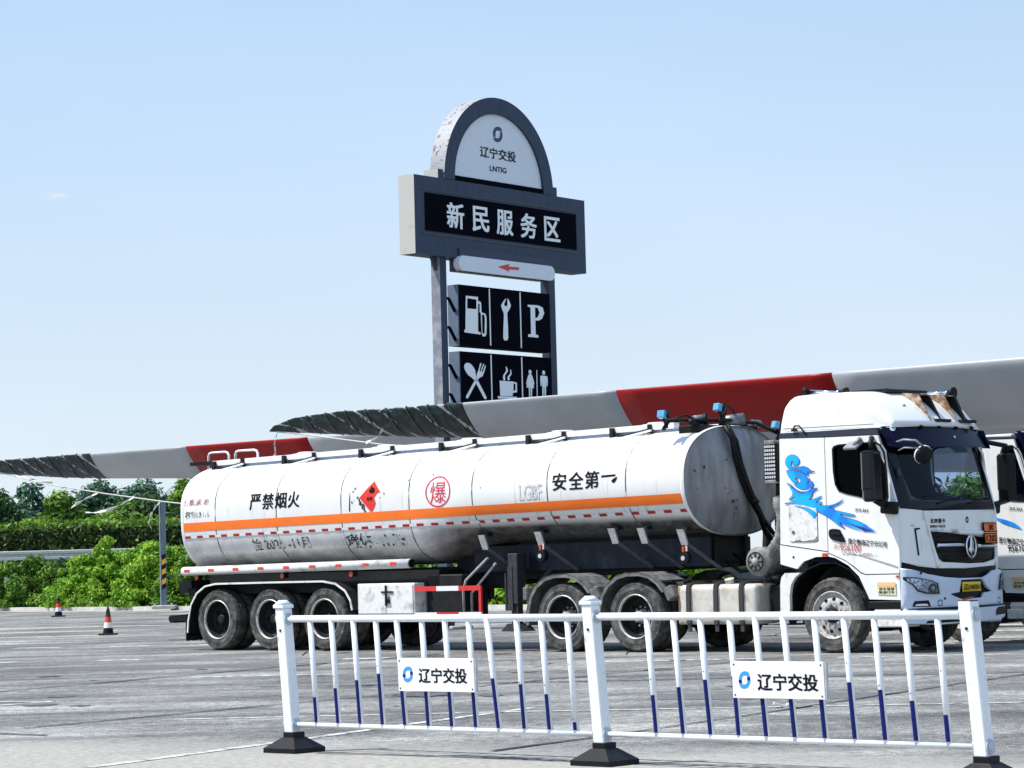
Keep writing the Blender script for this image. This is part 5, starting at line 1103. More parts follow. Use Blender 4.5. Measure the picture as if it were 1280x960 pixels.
def cab_inside(P, second):
    if second:
        for y_ in (.95, 1.5): m = MB(); m.bx(7.4, 13.6, y_, y_ + .08, .70, .98); m.build('frame_rail', CHASSIS, P)
        wheel(P, 'steer', 12.72, 0.02); wheel(P, 'steer', 12.72, 2.48, True); axle(P, 12.72, 'front_axle', .46)
        return
    for y0, y1 in ((.35, .95), (1.45, 2.05)):
        m = MB(); m.bx(12.75, 13.25, y0, y1, 1.5, 1.78, .06, 3); m.box((12.78, (y0 + y1) / 2, 2.1), (.14, y1 - y0, .72), Matrix.Rotation(-.15, 4, 'Y'), .06, 3); s_ = m.build('seat', TRIM, P)
        m = MB(); m.box((12.74, (y0 + y1) / 2, 2.56), (.12, .3, .2), None, .05, 3); m.build('headrest', TRIM, s_)
    m = MB(); m.bx(13.38, 13.9, .12, 2.38, 1.5, 2.03, .06, 3); m.build('dashboard', TRIM, P)
    m = MB(); m.lathe([(.21, -.012), (.228, 0), (.21, .012), (.2, 0), (.21, -.012)], (0, 0, 0), 'Z', 30); m.bar((-.2, 0, 0), (.2, 0, 0), .03, .02); m.bar((0, -.2, 0), (0, 0, 0), .03, .02); sw = m.build('steering_wheel', BLACK, P, (13.3, 1.75, 2.12)); sw.rotation_euler = (0, -1.0, 0)
    m = MB(); m.box((13.74, .55, 2.045), (.18, .32, .02), Matrix.Rotation(.3, 4, 'Z')); m.build('papers', [mat('blue_papers', (.08, .2, .7), .5, scale=14, col2=(.7, .75, .85), lo=.5, hi=.52, stretch=(.3, 3, 1))], P)
    m = MB(); m.bx(13.70, 13.72, .12, .3, 2.2, 2.78); m.build('curtain', mat('blue_curtain', (.012, .03, .2), .8, amt=.3), P)
    m = MB(); m.box((13.6, .33, 2.77), (.1, .22, .05)); m.build('blue_badge', mat('blue_tag', (.02, .1, .9), .4), P)
    # frame, front axle
    m = MB()
    for y_ in (.86, 1.56): m.bx(7.1, 13.6, y_, y_ + .08, .70, .98)
    for x_ in (7.15, 8.5, 9.9, 11.2, 12.2, 13.3): m.bx(x_, x_ + .1, .9, 1.6, .75, .93)
    m.build('ladder_frame', CHASSIS, P)
    wheel(P, 'steer', 12.80, 0.02); wheel(P, 'steer', 12.80, 2.48, True); axle(P, 12.8, 'front_axle', .46)
    m = MB(); m.bx(12.1, 13.4, .62, 1.9, .72, 1.28, .05); m.build('engine', CHASSIS, P)

def build_tractor_rest(P):
    for x in (7.847, 9.273):
        wheel(P, 'drive', x, 0); wheel(P, 'drive', x, 2.5, True); axle(P, x, 'rear_axle')
        for y0, y1, yf in ((-.03, .62, -.03), (1.88, 2.53, 2.53)):
            m = MB(); pr = [(x + .66 * math.cos(R(a)), .60 + .60 * math.sin(R(a))) for a in np.linspace(188, -8 + 18, 16)]
            pr = [(x - .72, .40)] + [(x - .70, .62), (x - .64, .84), (x - .52, 1.0), (x - .34, 1.12), (x - .14, 1.17), (x + .12, 1.175), (x + .32, 1.13), (x + .48, 1.03), (x + .60, .90)]
            FG = mat('dusty_fender_grey', (.10, .10, .102), .75, scale=7, col2=(.24, .235, .22), lo=.45, hi=.7, bump=.2)
            shell_strip(m, pr, y0, y1, .02); f = m.build('fender', FG, P)
            o = []; n = len(pr)
            m = MB(); ft = []
            for i, (a, b) in enumerate(pr):
                d = Vector((a - x, b - .52)).normalized(); ft.append((a - d.x * .06, b - d.y * .06))
            ya = yf if yf < 1 else yf - .02
            for i in range(n - 1):
                A = [pr[i], pr[i + 1], ft[i + 1], ft[i]]; v0 = [m.bm.verts.new((a, ya, b)) for a, b in A]; v1 = [m.bm.verts.new((a, ya + .02, b)) for a, b in A]
                for fs in (v0, v1[::-1], (v0[2], v0[3], v1[3], v1[2])): m.bm.faces.new(fs)
            m.build('fender_flange', FG, f)
            m = MB(); m.box((x + .67, (y0 + y1) / 2, .86), (.16, y1 - y0, .2), Matrix.Rotation(-.5, 4, 'Y'), .02); m.bx(x - .80, x - .70, y0 + .03, y0 + .2, .78, .98, .015); m.build('fender_bracket', FG, f)
    m = MB(); m.bx(8.15, 8.95, .8, 1.7, .99, 1.10, .02); m.cyl((8.55, 1.25, 1.10), (8.55, 1.25, 1.17), .42, n=28); m.build('fifth_wheel', CHASSIS, P)
    m = MB(); m.bar((9.0, .2, 1.0), (9.95, .2, 1.04), .3, .03); m.bx(9.9, 11.9, .5, 2.0, .98, 1.03); m.build('deck_plate', CHASSIS, P)
    m = MB(); m.bx(11.3, 11.88, .75, 2.3, .98, 1.95, .04, 2); m.build('exhaust_box', CHASSIS, P)
    # fuel tank
    FT = mat('weathered_aluminium', (.62, .58, .52), .5, metal=.15, scale=5, col2=(.42, .34, .24), lo=.5, hi=.75, amt=.08)
    m = MB(); m.bx(10.06, 11.48, .05, .66, .40, .975, .09, 4); ft = m.build('fuel_tank', FT, P)
    for f in ft.data.polygons: f.use_smooth = len(f.vertices) < 6 and f.area < .05
    for x in (10.26, 10.76, 11.22):
        m = MB(); cs = [(.045, .42), (.035, .50), (.035, .88), (.05, .955), (.12, .99), (.64, .99)]
        for a, b in zip(cs[:-1], cs[1:]): m.bar((x, a[0], a[1]), (x, b[0], b[1]), .07, .018) if False else m.box((x, (a[0] + b[0]) / 2, (a[1] + b[1]) / 2), (.07, max(abs(b[0] - a[0]), .02) + .012, max(abs(b[1] - a[1]), .02) + .012))
        m.bx(x - .03, x + .03, .045, .07, .30, .42); m.build('tank_strap', mat('strap_brown_black', (.045, .035, .035), .5), ft)
    m = MB(); m.bx(10.02, 10.10, .08, .6, .40, .96, .02); m.build('rusty_end_panel', mat('rusty_panel', (.42, .30, .17), .8, scale=9, col2=(.2, .12, .07), lo=.5, hi=.7), ft)
    for x in (10.16, 10.93): m = MB(); m.cyl((x, .16, .96), (x, .15, 1.035), .06, n=16); m.cyl((x, .15, 1.03), (x, .145, 1.05), .07, n=16); m.build('filler_cap', BLACK if x < 10.5 else FT, ft)
    m = MB(); m.bx(11.52, 11.92, .3, .9, .45, .95, .02); m.bx(9.95, 11.9, .75, 1.75, .45, .9, .03); m.build('battery_box', BLACK, P)
    # air intake: perforated snorkel grille, tube, round filter
    DU = mat('dusty_plastic', (.16, .16, .155), .8, scale=8, col2=(.36, .35, .33), lo=.45, hi=.7)
    m = MB(); m.bx(11.62, 11.84, .14, .42, 2.40, 2.95, .02); SN = m.build('intake_snorkel', BLACK, P)
    hm = None
    for i in range(9):
        for j in range(5):
            if hm is None: m = MB(); m.bx(-.013, .013, -.004, .004, -.016, .016); q = m.build('grille_hole', mat('grille_dot', (.55, .57, .58), .6), SN, (11.652 + .038 * j, .137, 2.47 + .054 * i)); hm = q.data
            else: link('grille_hole', hm, None, SN, (11.652 + .038 * j, .137, 2.47 + .054 * i))
    m = MB(); m.bx(11.63, 11.82, .13, .43, 2.38, 2.43, .01); m.bx(11.63, 11.82, .13, .43, 2.93, 2.99, .01); m.build('snorkel_band', DU, SN)
    m = MB(); m.tube([(11.76, .3, 2.42), (11.75, .3, 2.2)], .05, 14); m.build('intake_pipe', BLACK, P)
    m = MB(); pts = []; rr = []
    for k in range(30):
        t = k / 29; z = 2.2 - .85 * t; pts.append((11.74 + .04 * math.sin(t * 5) - (.28 * max(0, t - .7) / .3 * .6), .3, z)); rr.append(.065 + .035 * math.exp(-((t - .15) / .12) ** 2) + (.010 * (k % 2)))
    m.tube(pts, rr, 16); m.build('intake_hose', DU, P)
    m = MB(); m.lathe([(.0, .16), (.13, .16), (.145, .17), (.15, .20), (.205, .21), (.21, .24), (.205, .27), (.21, .6), (.0, .6)], (11.40, 0, 1.285), 'Y', 40); AF = m.build('air_filter', DU, P)
    m = MB(); m.lathe([(.0, .13), (.05, .13), (.055, .165)], (11.40, 0, 1.285), 'Y', 20); m.build('filter_cap', mat('dusty_hub', (.34, .32, .29), .7), AF)
    m = MB()
    m.lathe([(.125, .155), (.135, .150), (.14, .165)], (11.40, 0, 1.285), 'Y', 40)
    for k in range(8): a = k * math.pi / 4; m.bar((11.40 + .06 * math.cos(a), .155, 1.285 + .06 * math.sin(a)), (11.40 + .12 * math.cos(a), .155, 1.285 + .12 * math.sin(a)), .014, .014)
    m.build('filter_spokes', BLACK, AF)
    m = MB(); m.cyl((11.55, .25, 1.1), (11.6, .3, .98), .02, n=8); m.tube([(10.3, .9, 1.3), (10.7, .7, 1.15), (11.2, .8, 1.2), (11.6, 1.0, 1.4), (11.9, 1.2, 1.5)], .03, 8); m.tube([(10.2, 1.2, 1.4), (10.8, 1.1, 1.12), (11.4, 1.1, 1.3), (11.95, 1.4, 1.7)], .025, 8); m.build('air_hose', BLACK, P)
    # roof gear: long horns, roof hatch rail, rusted lamp brackets, antenna
    def horn(x0, x1, y, z, dz=-.07):
        m = MB(); d = Vector((x1 - x0, 0, dz)); A = Vector((x0, y, z)); m.cyl(A + d * .06, A + d * .9, .026, n=14); m.cyl(A + d * .72, A + d * .86, .026, .045, n=14); hh = m.build('air_horn', CHROME, P)
        m = MB(); m.cyl(A + d * .84, A + d * 1.0, .045, .085, n=18); m.build('horn_bell', BLACK, hh)
        m = MB(); m.cyl(A - d * .02, A + d * .06, .06, .05, n=18); m.cyl(A + d * .1, A + d * .1 + Vector((0, 0, -.09)), .014, n=6); m.cyl(A + d * .8, A + d * .82 + Vector((0, 0, -.09)), .014, n=6); m.build('horn_driver', BLACK, hh)
        m = MB(); m.bx(x0 + .06, x0 + .2, y - .04, y + .04, z - .13, z - .08); m.bx(x0 + .55, x0 + .64, y - .04, y + .04, z - .16, z - .11); m.build('horn_foot', BLACK, hh)
    horn(12.22, 12.93, .36, 3.66); horn(13.0, 13.62, 2.0, 3.62, -.02)
    m = MB(); m.bx(12.72, 13.35, .75, 1.75, 3.60, 3.645, .015); m.build('roof_hatch', BLACKG, P)
    m = MB(); m.tube([(12.62, .12, 3.475), (12.92, .14, 3.465), (13.02, .13, 3.45)], .008, 5); m.tube([(13.0, .13, 3.45), (13.06, .13, 3.50)], .006, 5); m.bx(12.42, 12.5, .10, .16, 3.44, 3.52, .01); m.build('horn_wire', mat('pale_blue_plastic', (.3, .45, .7), .5), P)
    m = MB(); m.tube([(12.25, .02, 3.12), (12.28, .0, 3.16), (12.36, .0, 3.16), (12.46, .02, 3.04)], .012, 6); m.bx(12.22, 12.30, .0, .04, 3.09, 3.12); m.build('grab_handle', BLACK, P)
    for y in (1.02, 1.66):
        m = MB()
        pr = [(13.36, 3.54), (13.40, 3.585), (13.64, 3.56), (13.69, 3.52), (13.87, 3.17), (13.79, 3.15), (13.58, 3.42)]
        m.prism(pr, lambda a, b, t: (a, t, b), y, y + .018); m.prism(pr, lambda a, b, t: (a, t, b), y + .26, y + .278, mi=1)
        m.bar((13.62, y + .14, 3.485), (13.62, y + .14, 3.51), .2, .26, mi=1) if False else m.bx(13.36, 13.66, y + .018, y + .26, 3.545, 3.56, mi=0)
        m.bx(13.80, 13.90, y + .1, y + .46, 3.16, 3.20, mi=1); m.build('rusted_lamp_bracket', [RUST, CHASSIS], P)
        st = mat('rust_run', (.78, .76, .72), .5, scale=7, col2=(.30, .20, .12), lo=.48, hi=.62, stretch=(1, 3, 1))
    for y, z in ((.72, 3.36), (2.1, 3.33)): m = MB(); m.lathe([(.0, -.02), (.035, -.015), (.045, .0)], (0, 0, 0), 'X', 14); o_ = m.build('roof_marker_lamp', CHASSIS, P, (13.64, y, z))
    m = MB(); m.cyl((13.80, 2.03, 3.10), (13.78, 2.03, 3.22), .022, n=8); m.tube([(13.78, 2.03, 3.2), (13.74, 1.98, 3.36), (13.68, 1.92, 3.58)], [.010, .007, .003], 6); m.build('antenna', BLACK, P)
tractor = empty('tractor_unit', TO, -TH)
tag(tractor, 'white high-roof tractor unit with blue cloud swirls, coupled to the tank trailer', 'truck', 'white tractor units')
build_cab(tractor); build_tractor_rest(tractor)
t2 = empty('tractor_unit', TW(.0, 3.42), -TH)
tag(t2, 'second white truck cab at the right edge, mostly hidden behind the first cab', 'truck', 'white tractor units')
build_cab(t2, True)

# ------------------------------------------------------------------ roadside pylon sign
SG = empty('pylon_sign', (-1.9472, 56, 0), R(53)); tag(SG, 'tall grey service area pylon sign with arched top and black name board behind the blades', 'sign')
GB = mat('sign_slate_blue', (.034, .049, .088), .5, amt=.22, scale=3, spec=.25, stretch=(2.5, 1, .35))
GBL = mat('sign_side_white', (.50, .48, .44), .6, scale=6, col2=(.42, .40, .38), lo=.55, hi=.75)
SBLK = mat('sign_black', (.0015, .002, .006), .6, spec=.02)
SWH = mat('sign_white', (.84, .86, .88), .5)
PAN = mat('sign_panel_pale', (.70, .73, .80), .5, amt=.04)
def SF(off=0.): return lambda x, z, *_: (x, -off, z)
def facebox(name, x0, x1, y0, y1, z0, z1, front, side, parent, bev=0):
    m = MB(); m.bx(x0, x1, y0, y1, z0, z1, bev)
    for f in m.bm.faces:
        n = f.normal; f.normal_update(); f.material_index = 1 if f.normal.x < -.7 else 0
    return m.build(name, [front, side], parent)
NB = facebox('name_board', 0, 6.15, 0, .42, 7.87, 9.54, GB, GBL, SG)
m = MB(); m.bx(.34, 5.79, -.012, -.002, 8.38, 9.19); m.build('black_panel', SBLK, NB)
m = MB()
for a in ((.28, 5.85, 8.30, 8.335), (.28, 5.85, 9.235, 9.27)): m.bx(a[0], a[1], -.014, -.002, a[2], a[3])
m.build('panel_trim', mat('trim_dark', (.03, .04, .07), .5), NB)
for ch, a in zip('新民服务区', (1.08, 1.96, 2.82, 3.69, 4.57)): text('letter', ch, (a, 8.51, a + .57, 9.04), SF(.018), SWH, NB, .028)
# arch
arc = [(3.0 + 1.96 * math.cos(R(a)), 9.55 + 1.96 * math.sin(R(a))) for a in np.linspace(0, 180, 49)]; arci = [(3.0 + 1.60 * math.cos(R(a)), 9.58 + 1.57 * math.sin(R(a))) for a in np.linspace(180, 0, 49)]
m = MB(); m.prism(arc + [(1.4, 9.55)] + arci + [(4.6, 9.55)], lambda a, b, t: (a, t, b), .0, .40)
for f in m.bm.faces:
    f.normal_update(); f.material_index = 1 if (abs(f.normal.y) < .3 and math.hypot(f.calc_center_median().x - 3, f.calc_center_median().z - 9.55) > 1.8 and f.calc_center_median().x < 3.0) else 0
AR = m.build('arch', [GB, mat('arch_side_flaking', (.32, .325, .34), .6, scale=9, col2=(.06, .06, .07), lo=.57, hi=.60)], SG)
m = MB(); m.prism([(1.4, 9.56)] + arci + [(4.6, 9.56)], lambda a, b, t: (a, t, b), .06, .34); m.build('arch_panel', PAN, AR)
for x0, x1 in ((.84, 1.02), (4.94, 5.12)): facebox('arch_foot', x0, x1, .02, .40, 9.54, 9.74, GB, GBL, AR)
m = MB(); m.bx(1.42, 4.6, .03, .055, 9.56, 9.66); m.build('arch_sill', SBLK, AR)
emblem(AR, 3.025, 10.72, .17, .17, SF(-.052), mat('emblem_navy', (.01, .03, .14), .4), MATS['emblem_navy'])
text('company_name', '辽宁交投', (2.38, 10.165, 3.66, 10.40), SF(-.052), INK, AR, .022); text('company_name', 'LNTIG', (2.71, 9.885, 3.30, 10.0), SF(-.052), INK, AR, .03)
# posts
for x in (.93, 4.84):
    m = MB(); m.bx(x, x + .22, .10, .34, 0, 7.87)
    for f in m.bm.faces: f.normal_update(); f.material_index = 1 if (f.normal.x < -.7 and x < 3) else 0
    m.prism([(x + .02, 7.87), (x + .02, 7.55), (x - .18 + (.58 if x > 3 else 0) * 0, 7.87)], lambda a, b, t: (a, t, b), .18, .24)
    m.build('post', [GB, mat('post_side_grey', (.20, .21, .25), .6, scale=5, col2=(.34, .34, .36), lo=.45, hi=.65)], SG)
# arrow board
m = MB(); m.bx(1.45, 4.63, -.03, .25, 7.60, 8.10); AB = m.build('arrow_backing', mat('dark_navy_strip', (.008, .012, .06), .4), SG)
m = MB(); m.prism(rrect(1.34, 7.60, 4.80, 7.925, .155, 8), lambda a, b, t: (a, t, b), -.10, .05); m.build('arrow_board', PAN, AB)
sheet('arrow', [(2.70, 7.77), (3.12, 7.86), (3.09, 7.80), (3.46, 7.81), (3.46, 7.75), (3.09, 7.74), (3.12, 7.69)], SF(.105), REDP, AB, smooth=False)
m = MB(); m.bx(1.15, 4.84, .12, .24, 7.36, 7.60); m.build('cross_beam', SBLK, SG) if False else m.bm.free()
# pictogram cabinets
for z0, z1 in ((6.0, 7.31), (4.55, 5.88)):
    cb = facebox('pictogram_cabinet', 1.42, 4.71, .0, .30, z0, z1, SBLK, mat('cabinet_side', (.13, .17, .24), .5, amt=.1), SG)
    for x in (2.50, 3.605): m = MB(); m.bx(x - .018, x + .018, -.008, -.001, z0 + .05, z1 - .03); m.build('divider', SWH, cb)
    for zz in (z1 - .30, z1 - .92):
        m = MB(); m.bar((1.14, .2, zz), (1.28, .16, zz), .04, .06); m.bar((1.28, .16, zz), (1.42, .1, zz - .28), .04, .06); m.build('cabinet_bracket', SBLK, cb)
PIC = dict(pump=[(1.66, 7.08), (2.09, 7.08), (2.06, 6.33), (2.15, 6.32), (2.14, 6.27), (1.58, 6.29), (1.58, 6.34), (1.62, 6.35)], hose=[(2.09, 6.98), (2.19, 6.97), (2.2, 6.76), (2.3, 6.74), (2.37, 6.66), (2.35, 6.29), (2.27, 6.24), (2.19, 6.28), (2.17, 6.73), (2.13, 6.75), (2.14, 6.93), (2.09, 6.93)],
 wrench=[(3.08, 7.11), (2.9, 6.95), (2.98, 6.8), (2.99, 6.7), (2.95, 6.24), (3.04, 6.19), (3.13, 6.25), (3.12, 6.71), (3.13, 6.81), (3.26, 6.96), (3.14, 7.12), (3.13, 6.97), (3.07, 6.94), (3.01, 6.97), (3.07, 7.07)],
 letter_p=[(3.87, 7.02), (4.26, 7.03), (4.43, 6.99), (4.48, 6.87), (4.39, 6.74), (4.26, 6.69), (4.14, 6.69), (4.14, 6.38), (4.24, 6.36), (4.24, 6.31), (3.86, 6.31), (3.86, 6.36), (3.97, 6.38), (3.97, 6.97), (3.87, 6.98)],
 spoon=[(1.55, 5.58), (1.64, 5.64), (1.8, 5.61), (1.93, 5.48), (1.96, 5.34), (2.29, 4.94), (2.27, 4.89), (2.2, 4.91), (1.88, 5.28), (1.69, 5.37), (1.57, 5.48)],
 fork=[(2.1, 5.64), (2.15, 5.65), (2.08, 5.49), (2.12, 5.48), (2.2, 5.63), (2.24, 5.63), (2.15, 5.47), (2.19, 5.47), (2.27, 5.6), (2.3, 5.59), (2.18, 5.37), (2.04, 5.32), (1.67, 4.9), (1.6, 4.89), (1.59, 4.93), (1.94, 5.32), (1.97, 5.4), (2.05, 5.52)],
 cup=[(2.78, 5.3), (3.25, 5.3), (3.4, 5.28), (3.4, 5.07), (3.25, 5.05), (3.23, 4.98), (2.79, 4.97)], saucer=[(2.69, 4.96), (3.4, 4.97), (3.36, 4.92), (2.72, 4.91)],
 steam=[(2.92, 5.32), (2.91, 5.42), (3.02, 5.52), (3.01, 5.62), (3.07, 5.58), (3.08, 5.51), (2.98, 5.42), (2.98, 5.32)], steam_b=[(3.08, 5.32), (3.07, 5.4), (3.17, 5.47), (3.17, 5.56), (3.21, 5.53), (3.21, 5.45), (3.13, 5.39), (3.15, 5.34)],
 woman=[(3.83, 5.47), (3.96, 5.47), (4.04, 5.28), (3.99, 5.26), (3.94, 5.38), (4.02, 5.18), (3.96, 5.18), (3.94, 4.97), (3.9, 4.97), (3.9, 5.18), (3.88, 5.18), (3.87, 4.98), (3.83, 4.98), (3.83, 5.19), (3.75, 5.18), (3.83, 5.36), (3.79, 5.27), (3.74, 5.27)],
 man=[(4.3, 5.47), (4.47, 5.47), (4.54, 5.44), (4.53, 5.25), (4.49, 5.25), (4.48, 5.38), (4.46, 4.98), (4.41, 4.98), (4.41, 5.21), (4.39, 5.21), (4.37, 4.98), (4.33, 4.98), (4.33, 5.37), (4.31, 5.25), (4.27, 5.25), (4.27, 5.44)], bar=[(4.13, 5.59), (4.16, 5.59), (4.15, 4.97), (4.12, 4.97)])
HOL = dict(pump=[[(1.71, 7.03), (2.03, 7.02), (2.02, 6.81), (1.7, 6.81)]], hose=[[(2.21, 6.71), (2.29, 6.7), (2.31, 6.64), (2.29, 6.3), (2.24, 6.29), (2.21, 6.32)]], letter_p=[[(4.14, 6.98), (4.24, 6.97), (4.30, 6.87), (4.23, 6.76), (4.14, 6.74)]], cup=[[(3.28, 5.26), (3.35, 5.25), (3.34, 5.11), (3.27, 5.1)]])
cabs = [c for c in SG.children if c.name.startswith('pictogram_cabinet')]
for k, v in PIC.items():
    par = cabs[0] if v[0][1] > 5.95 else cabs[1]
    nm = {'steam_b': 'steam', 'bar': 'divider'}.get(k, k) + ('_symbol' if k not in ('bar',) else '')
    sheet(nm, v if k in ('pump', 'cup', 'letter_p', 'bar', 'saucer') else smooth_poly(v, 2), SF(.010), SWH, par, holes=HOL.get(k, ()), smooth=False)
for x, z in ((3.895, 5.535), (4.40, 5.54)): sheet('head_symbol', ell(x, z, .055, .05, 14), SF(.010), SWH, cabs[1], smooth=False)
m = MB(); m.bx(.7, 1.4, -.2, .6, .004, .06, .01); m.build('footing', CONC, SG)
m = MB(); m.bx(4.6, 5.3, -.2, .6, .004, .06, .01); m.build('footing', CONC, SG)

# ------------------------------------------------------------------ barrier fence in the foreground
FW = mat('fence_white_coat', (.74, .77, .80), .4, scale=14, col2=(.50, .51, .50), lo=.62, hi=.72, coat=.2, amt=.05)
SHEAR = .083
def fence_frame(A, B): d = Vector((B[0] - A[0], B[1] - A[1], 0)); return math.atan2(d.y, d.x), d.length
PA, PB, PC = (-1.6856, 20.116), (.5528, 18.077), (2.745, 16.02)
a1_, L1 = fence_frame(PA, PB); a2_, L2 = fence_frame(PB, PC)
sh = lambda x, y, z: (x - SHEAR * z, y, z)
def fpost(loc, ang, label, cap=True):
    r = empty('fence_post', (*loc, 0), ang); tag(r, label, 'fence post', 'white barrier posts')
    m = MB(); m.bx(-.046, .046, -.046, .046, .125, 1.065, .006); m.build('post_tube', FW, r, fn=sh)
    if cap: m = MB(); m.bx(-.056, .056, -.056, .056, 1.065, 1.09, .004); v = m.cyl((0, 0, 1.09), (0, 0, 1.125), .074, .03, n=4); bmesh.ops.rotate(m.bm, cent=(0, 0, 1.1), matrix=Matrix.Rotation(math.pi / 4, 3, 'Z'), verts=v); m.build('post_cap', FW, r, fn=sh)
    else:
        m = MB(); m.bx(-.044, .044, -.044, .044, 1.06, 1.068); m.bar((-.03, .0, 1.072), (.035, .01, 1.085), .03, .008); m.build('rusted_top', mat('rust_brown', (.10, .045, .03), .9, amt=.4, scale=20), r, fn=sh)
    m = MB(); m.bx(-.058, .058, -.058, .058, .085, .15, .004)
    base = [(-.30, -.0), (.30, .0)]
    bmv = []
    for (w_, d_, z) in ((.17, .155, 0), (.17, .155, .035), (.07, .07, .105), (.065, .065, .11)):
        bmv.append([m.bm.verts.new((sx * w_, sy * d_, z)) for sx, sy in ((-1, -1), (1, -1), (1, 1), (-1, 1))])
    for A, B in zip(bmv[:-1], bmv[1:]):
        for k in range(4): m.bm.faces.new((A[k], A[(k + 1) % 4], B[(k + 1) % 4], B[k]))
    m.bm.faces.new(bmv[0]); m.bm.faces.new(bmv[-1]); m.build('rubber_base', mat('black_rubber_base', (.007, .007, .008), .5, amt=.5, scale=12, spec=.2), r)
    for z in (.985, .205):
        for sx in (-1, 1):
            m = MB(); m.cyl((sx * .046, 0, z), (sx * .054, 0, z), .045, n=16); m.cyl((sx * .052, 0, z), (sx * .062, 0, z), .03, n=12)
            for k in range(3): m.cyl((sx * .052, .033 * math.cos(k * 2.1), z + .033 * math.sin(k * 2.1)), (sx * .058, .033 * math.cos(k * 2.1), z + .033 * math.sin(k * 2.1)), .007, n=6)
            m.build('rail_socket', mat('socket_grey', (.45, .50, .56), .45), r, fn=sh)
    m = MB(); m.cyl((.0, -.046, .9), (0, -.052, .9), .010, n=8); m.build('bolt', CHASSIS, r, fn=sh)
    return r
fpost(PA, a1_, 'left barrier post of the white fence, with pyramid cap'); fpost(PB, a1_ * .5 + a2_ * .5, 'middle barrier post of the white fence, between the two panels')
fpost(PC, a2_, 'right barrier post of the white fence, its cap missing and top rusted', False)
FB = mat('logo_light_blue', (.03, .30, .75), .4)
def fpanel(loc, ang, Ln, us, blues, sg, label):
    r = empty('barrier_panel', (*loc, 0), ang); tag(r, label, 'fence', 'white barrier fence panels')
    m = MB(); m.tube([(.05, 0, .985), (Ln - .05, 0, .98)], .026, 14); m.build('top_rail', FW, r, fn=sh)
    m = MB(); m.tube([(.05, 0, .205), (Ln - .05, 0, .20)], .018, 12); m.build('bottom_rail', FW, r, fn=sh)
    bal = None
    for u, zb in zip(us, blues):
        if bal is None: m = MB(); m.tube([(0, 0, .20), (0, 0, .98)], .0205, 12); o = m.build('baluster', FW, r, (u, 0, 0), fn=sh); bal = o.data
        else: o = link('baluster', bal, None, r, (u, 0, 0))
        o.rotation_euler = (random.uniform(-.006, .006), random.uniform(-.010, .010), 0); o.location.y = random.uniform(-.003, .003)
        if abs(u - us1[8]) < .01 and Ln == L1: o.rotation_euler = (.012, -.035, 0)
        zt = zb; m = MB()
        pr = [(.0212 * math.cos(R(a)), .0212 * math.sin(R(a))) for a in np.linspace(212, 322, 7)]
        V0 = [m.bm.verts.new((a, b, .225)) for a, b in pr]; V1 = [m.bm.verts.new((a, b, zt)) for a, b in pr]
        for k in range(6): m.bm.faces.new((V0[k], V0[k + 1], V1[k + 1], V1[k])).smooth = True
        m.build('reflective_film', NAVYP, o, fn=sh)
        m = MB(); m.cyl((0, -.019, .60 + .1 * math.sin(u * 7)), (0, -.0225, .60 + .1 * math.sin(u * 7)), .004, n=6); m.cyl((0, -.019, .30), (0, -.0225, .30), .004, n=6); m.build('rivet', CHASSIS, o, fn=sh)
    x0, x1, z0, z1, lg, tx_ = sg
    bd = MB(); bd.bx(x0, x1, -.044, -.030, z0, z1, .002); S = bd.build('logo_board', [mat('board_white', (.80, .80, .79), .4, amt=.02)], r, fn=lambda x, y, z: (x - .03 * (z - z0), y, z))
    mp_ = lambda a, b, *_: (a - .03 * (b - z0), -.0455, b)
    emblem(S, (lg[0] + lg[2]) / 2, (lg[1] + lg[3]) / 2, (lg[2] - lg[0]) / 2, (lg[3] - lg[1]) / 2, mp_, FB, NAVYP)
    text('company_name', '辽宁交投', tx_, mp_, INK, S, .03)
    for a in (x0 + .02, x1 - .02):
        for b in (z0 + .02, z1 - .02): m = MB(); m.cyl((a, -.044, b), (a, -.0475, b), .006, n=8); m.build('screw', CHASSIS, S, fn=lambda x, y, z: (x - .03 * (z - z0), y, z))
    m = MB(); m.bx(x1 - .002, x1 + .012, -.040, -.02, z0 + .004, z1 - .004); m.build('board_edge', STEEL, S)
us1 = [.193 + .0795 + .2297 * k for k in range(12)]; 
us2 = [.487 + .2278 * k for k in range(11)]
fpanel(PA, a1_, L1, us1, [.409, .478, .539, .587, .60, .61, .61, .60, .567, .528, .463, .278], (1.15, 1.895, .468, .702, (1.20, .532, 1.30, .642), (1.36, .530, 1.825, .632)), 'left panel of the white barrier fence with round balusters and a logo board')
fpanel(PB, a2_, L2, us2, [.47, .525, .576, .60, .61, .61, .60, .572, .529, .466, .385], (1.145, 1.872, .464, .697, (1.20, .524, 1.293, .634), (1.352, .516, 1.822, .620)), 'right panel of the white barrier fence with a logo board, bolted to the capless post')

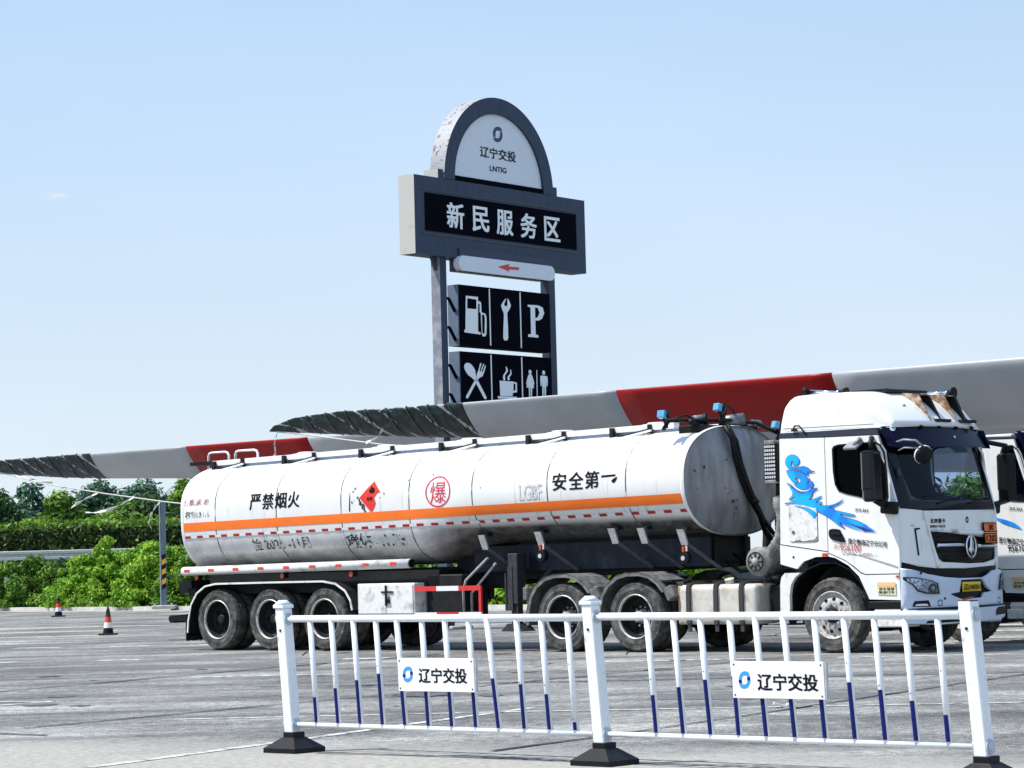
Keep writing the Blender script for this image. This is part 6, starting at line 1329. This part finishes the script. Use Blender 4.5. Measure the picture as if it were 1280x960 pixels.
# ------------------------------------------------------------------ cones, striped post
CO = mat('cone_orange_red', (.68, .05, .025), .5, amt=.1); CW = mat('cone_white', (.75, .75, .73), .5)
def cone(x, y, label, s=1.):
    r = empty('traffic_cone', (x, y, .004)); tag(r, label, 'traffic cone', 'traffic cones on the asphalt')
    m = MB(); m.bx(-.21 * s, .21 * s, -.21 * s, .21 * s, 0, .035, .01); m.build('base', BLACK, r)
    R_ = lambda z: (.135 - .105 * z / .66) * s
    zz = [.035, .17, .30, .43, .53, .66]; mt = [BLACK, CW, CO, CO, CO]
    nm = ['black_skirt', 'white_band', 'red_band', 'upper_band', 'top']
    for a, b, q, n_ in zip(zz[:-1], zz[1:], (BLACK, CW, CO, mat('cone_dark', (.03, .012, .01), .6), mat('cone_tip', (.02, .014, .014), .6)), nm): m = MB(); m.lathe([(R_(a), a * s), (R_(b), b * s)], (0, 0, 0), 'Z', 24, cap=(b == .66)); m.build(n_, q, r)
    m = MB(); m.tube([(0, 0, .64 * s), (0, 0, .70 * s)], .014, 6); m.build('tip_loop', BLACK, r)
cone(-9.0, 59.3, 'traffic cone with red and white bands in the left foreground of the lot', .92); cone(-14.73, 86.6, 'farther traffic cone standing before the bright green shrubs', .98); cone(-11.56, 59.4, 'traffic cone cut off by the left edge of the picture', .7)
POL = empty('striped_post', (-12.3, 94, .11)); tag(POL, 'square galvanised post with yellow and black stripes near its foot behind the trailer', 'post')
m = MB(); m.bx(-.06, .09, -.07, .07, .05, 3.72); m.build('shaft', mat('post_steel', (.13, .17, .22), .5, metal=.2), POL)
m = MB(); m.bx(-.13, -.09, -.06, .06, .05, 3.76); m.build('edge_strip', mat('post_pale_edge', (.42, .45, .48), .5), POL)
for k in range(7):
    m = MB(); z = .62 + k * .17; m.prism([(-.055, z), (.085, z + .08), (.085, z + .25), (-.055, z + .17)], lambda a, b, t: (a, t, b), -.078, -.072); m.build('stripe', mat('stripe_yellow', (.85, .45, .02), .5) if k % 2 else BLACK, POL)
m = MB(); m.bx(-.4, .4, -.35, .35, -.05, .08, .02); m.build('base_plate', CONC, POL)
m = MB(); m.cyl((-.3, -.25, .08), (-.3, -.25, .14), .03, n=6); m.cyl((.3, -.25, .08), (.3, -.25, .14), .03, n=6); m.build('anchor_bolt', STEEL, POL)
# small litter on the asphalt near the barrier
m = MB(); m.box((0, 0, .012), (.16, .09, .02), Matrix.Rotation(.3, 4, 'Y')); m.box((.08, .02, .018), (.09, .05, .02), Matrix.Rotation(-.4, 4, 'X')); q = m.build('litter', mat('crumpled_paper', (.7, .7, .68), .8)); q.location = (2.35, 24.3, .004); tag(q, 'crumpled white scrap of paper on the asphalt behind the right fence panel', 'litter')
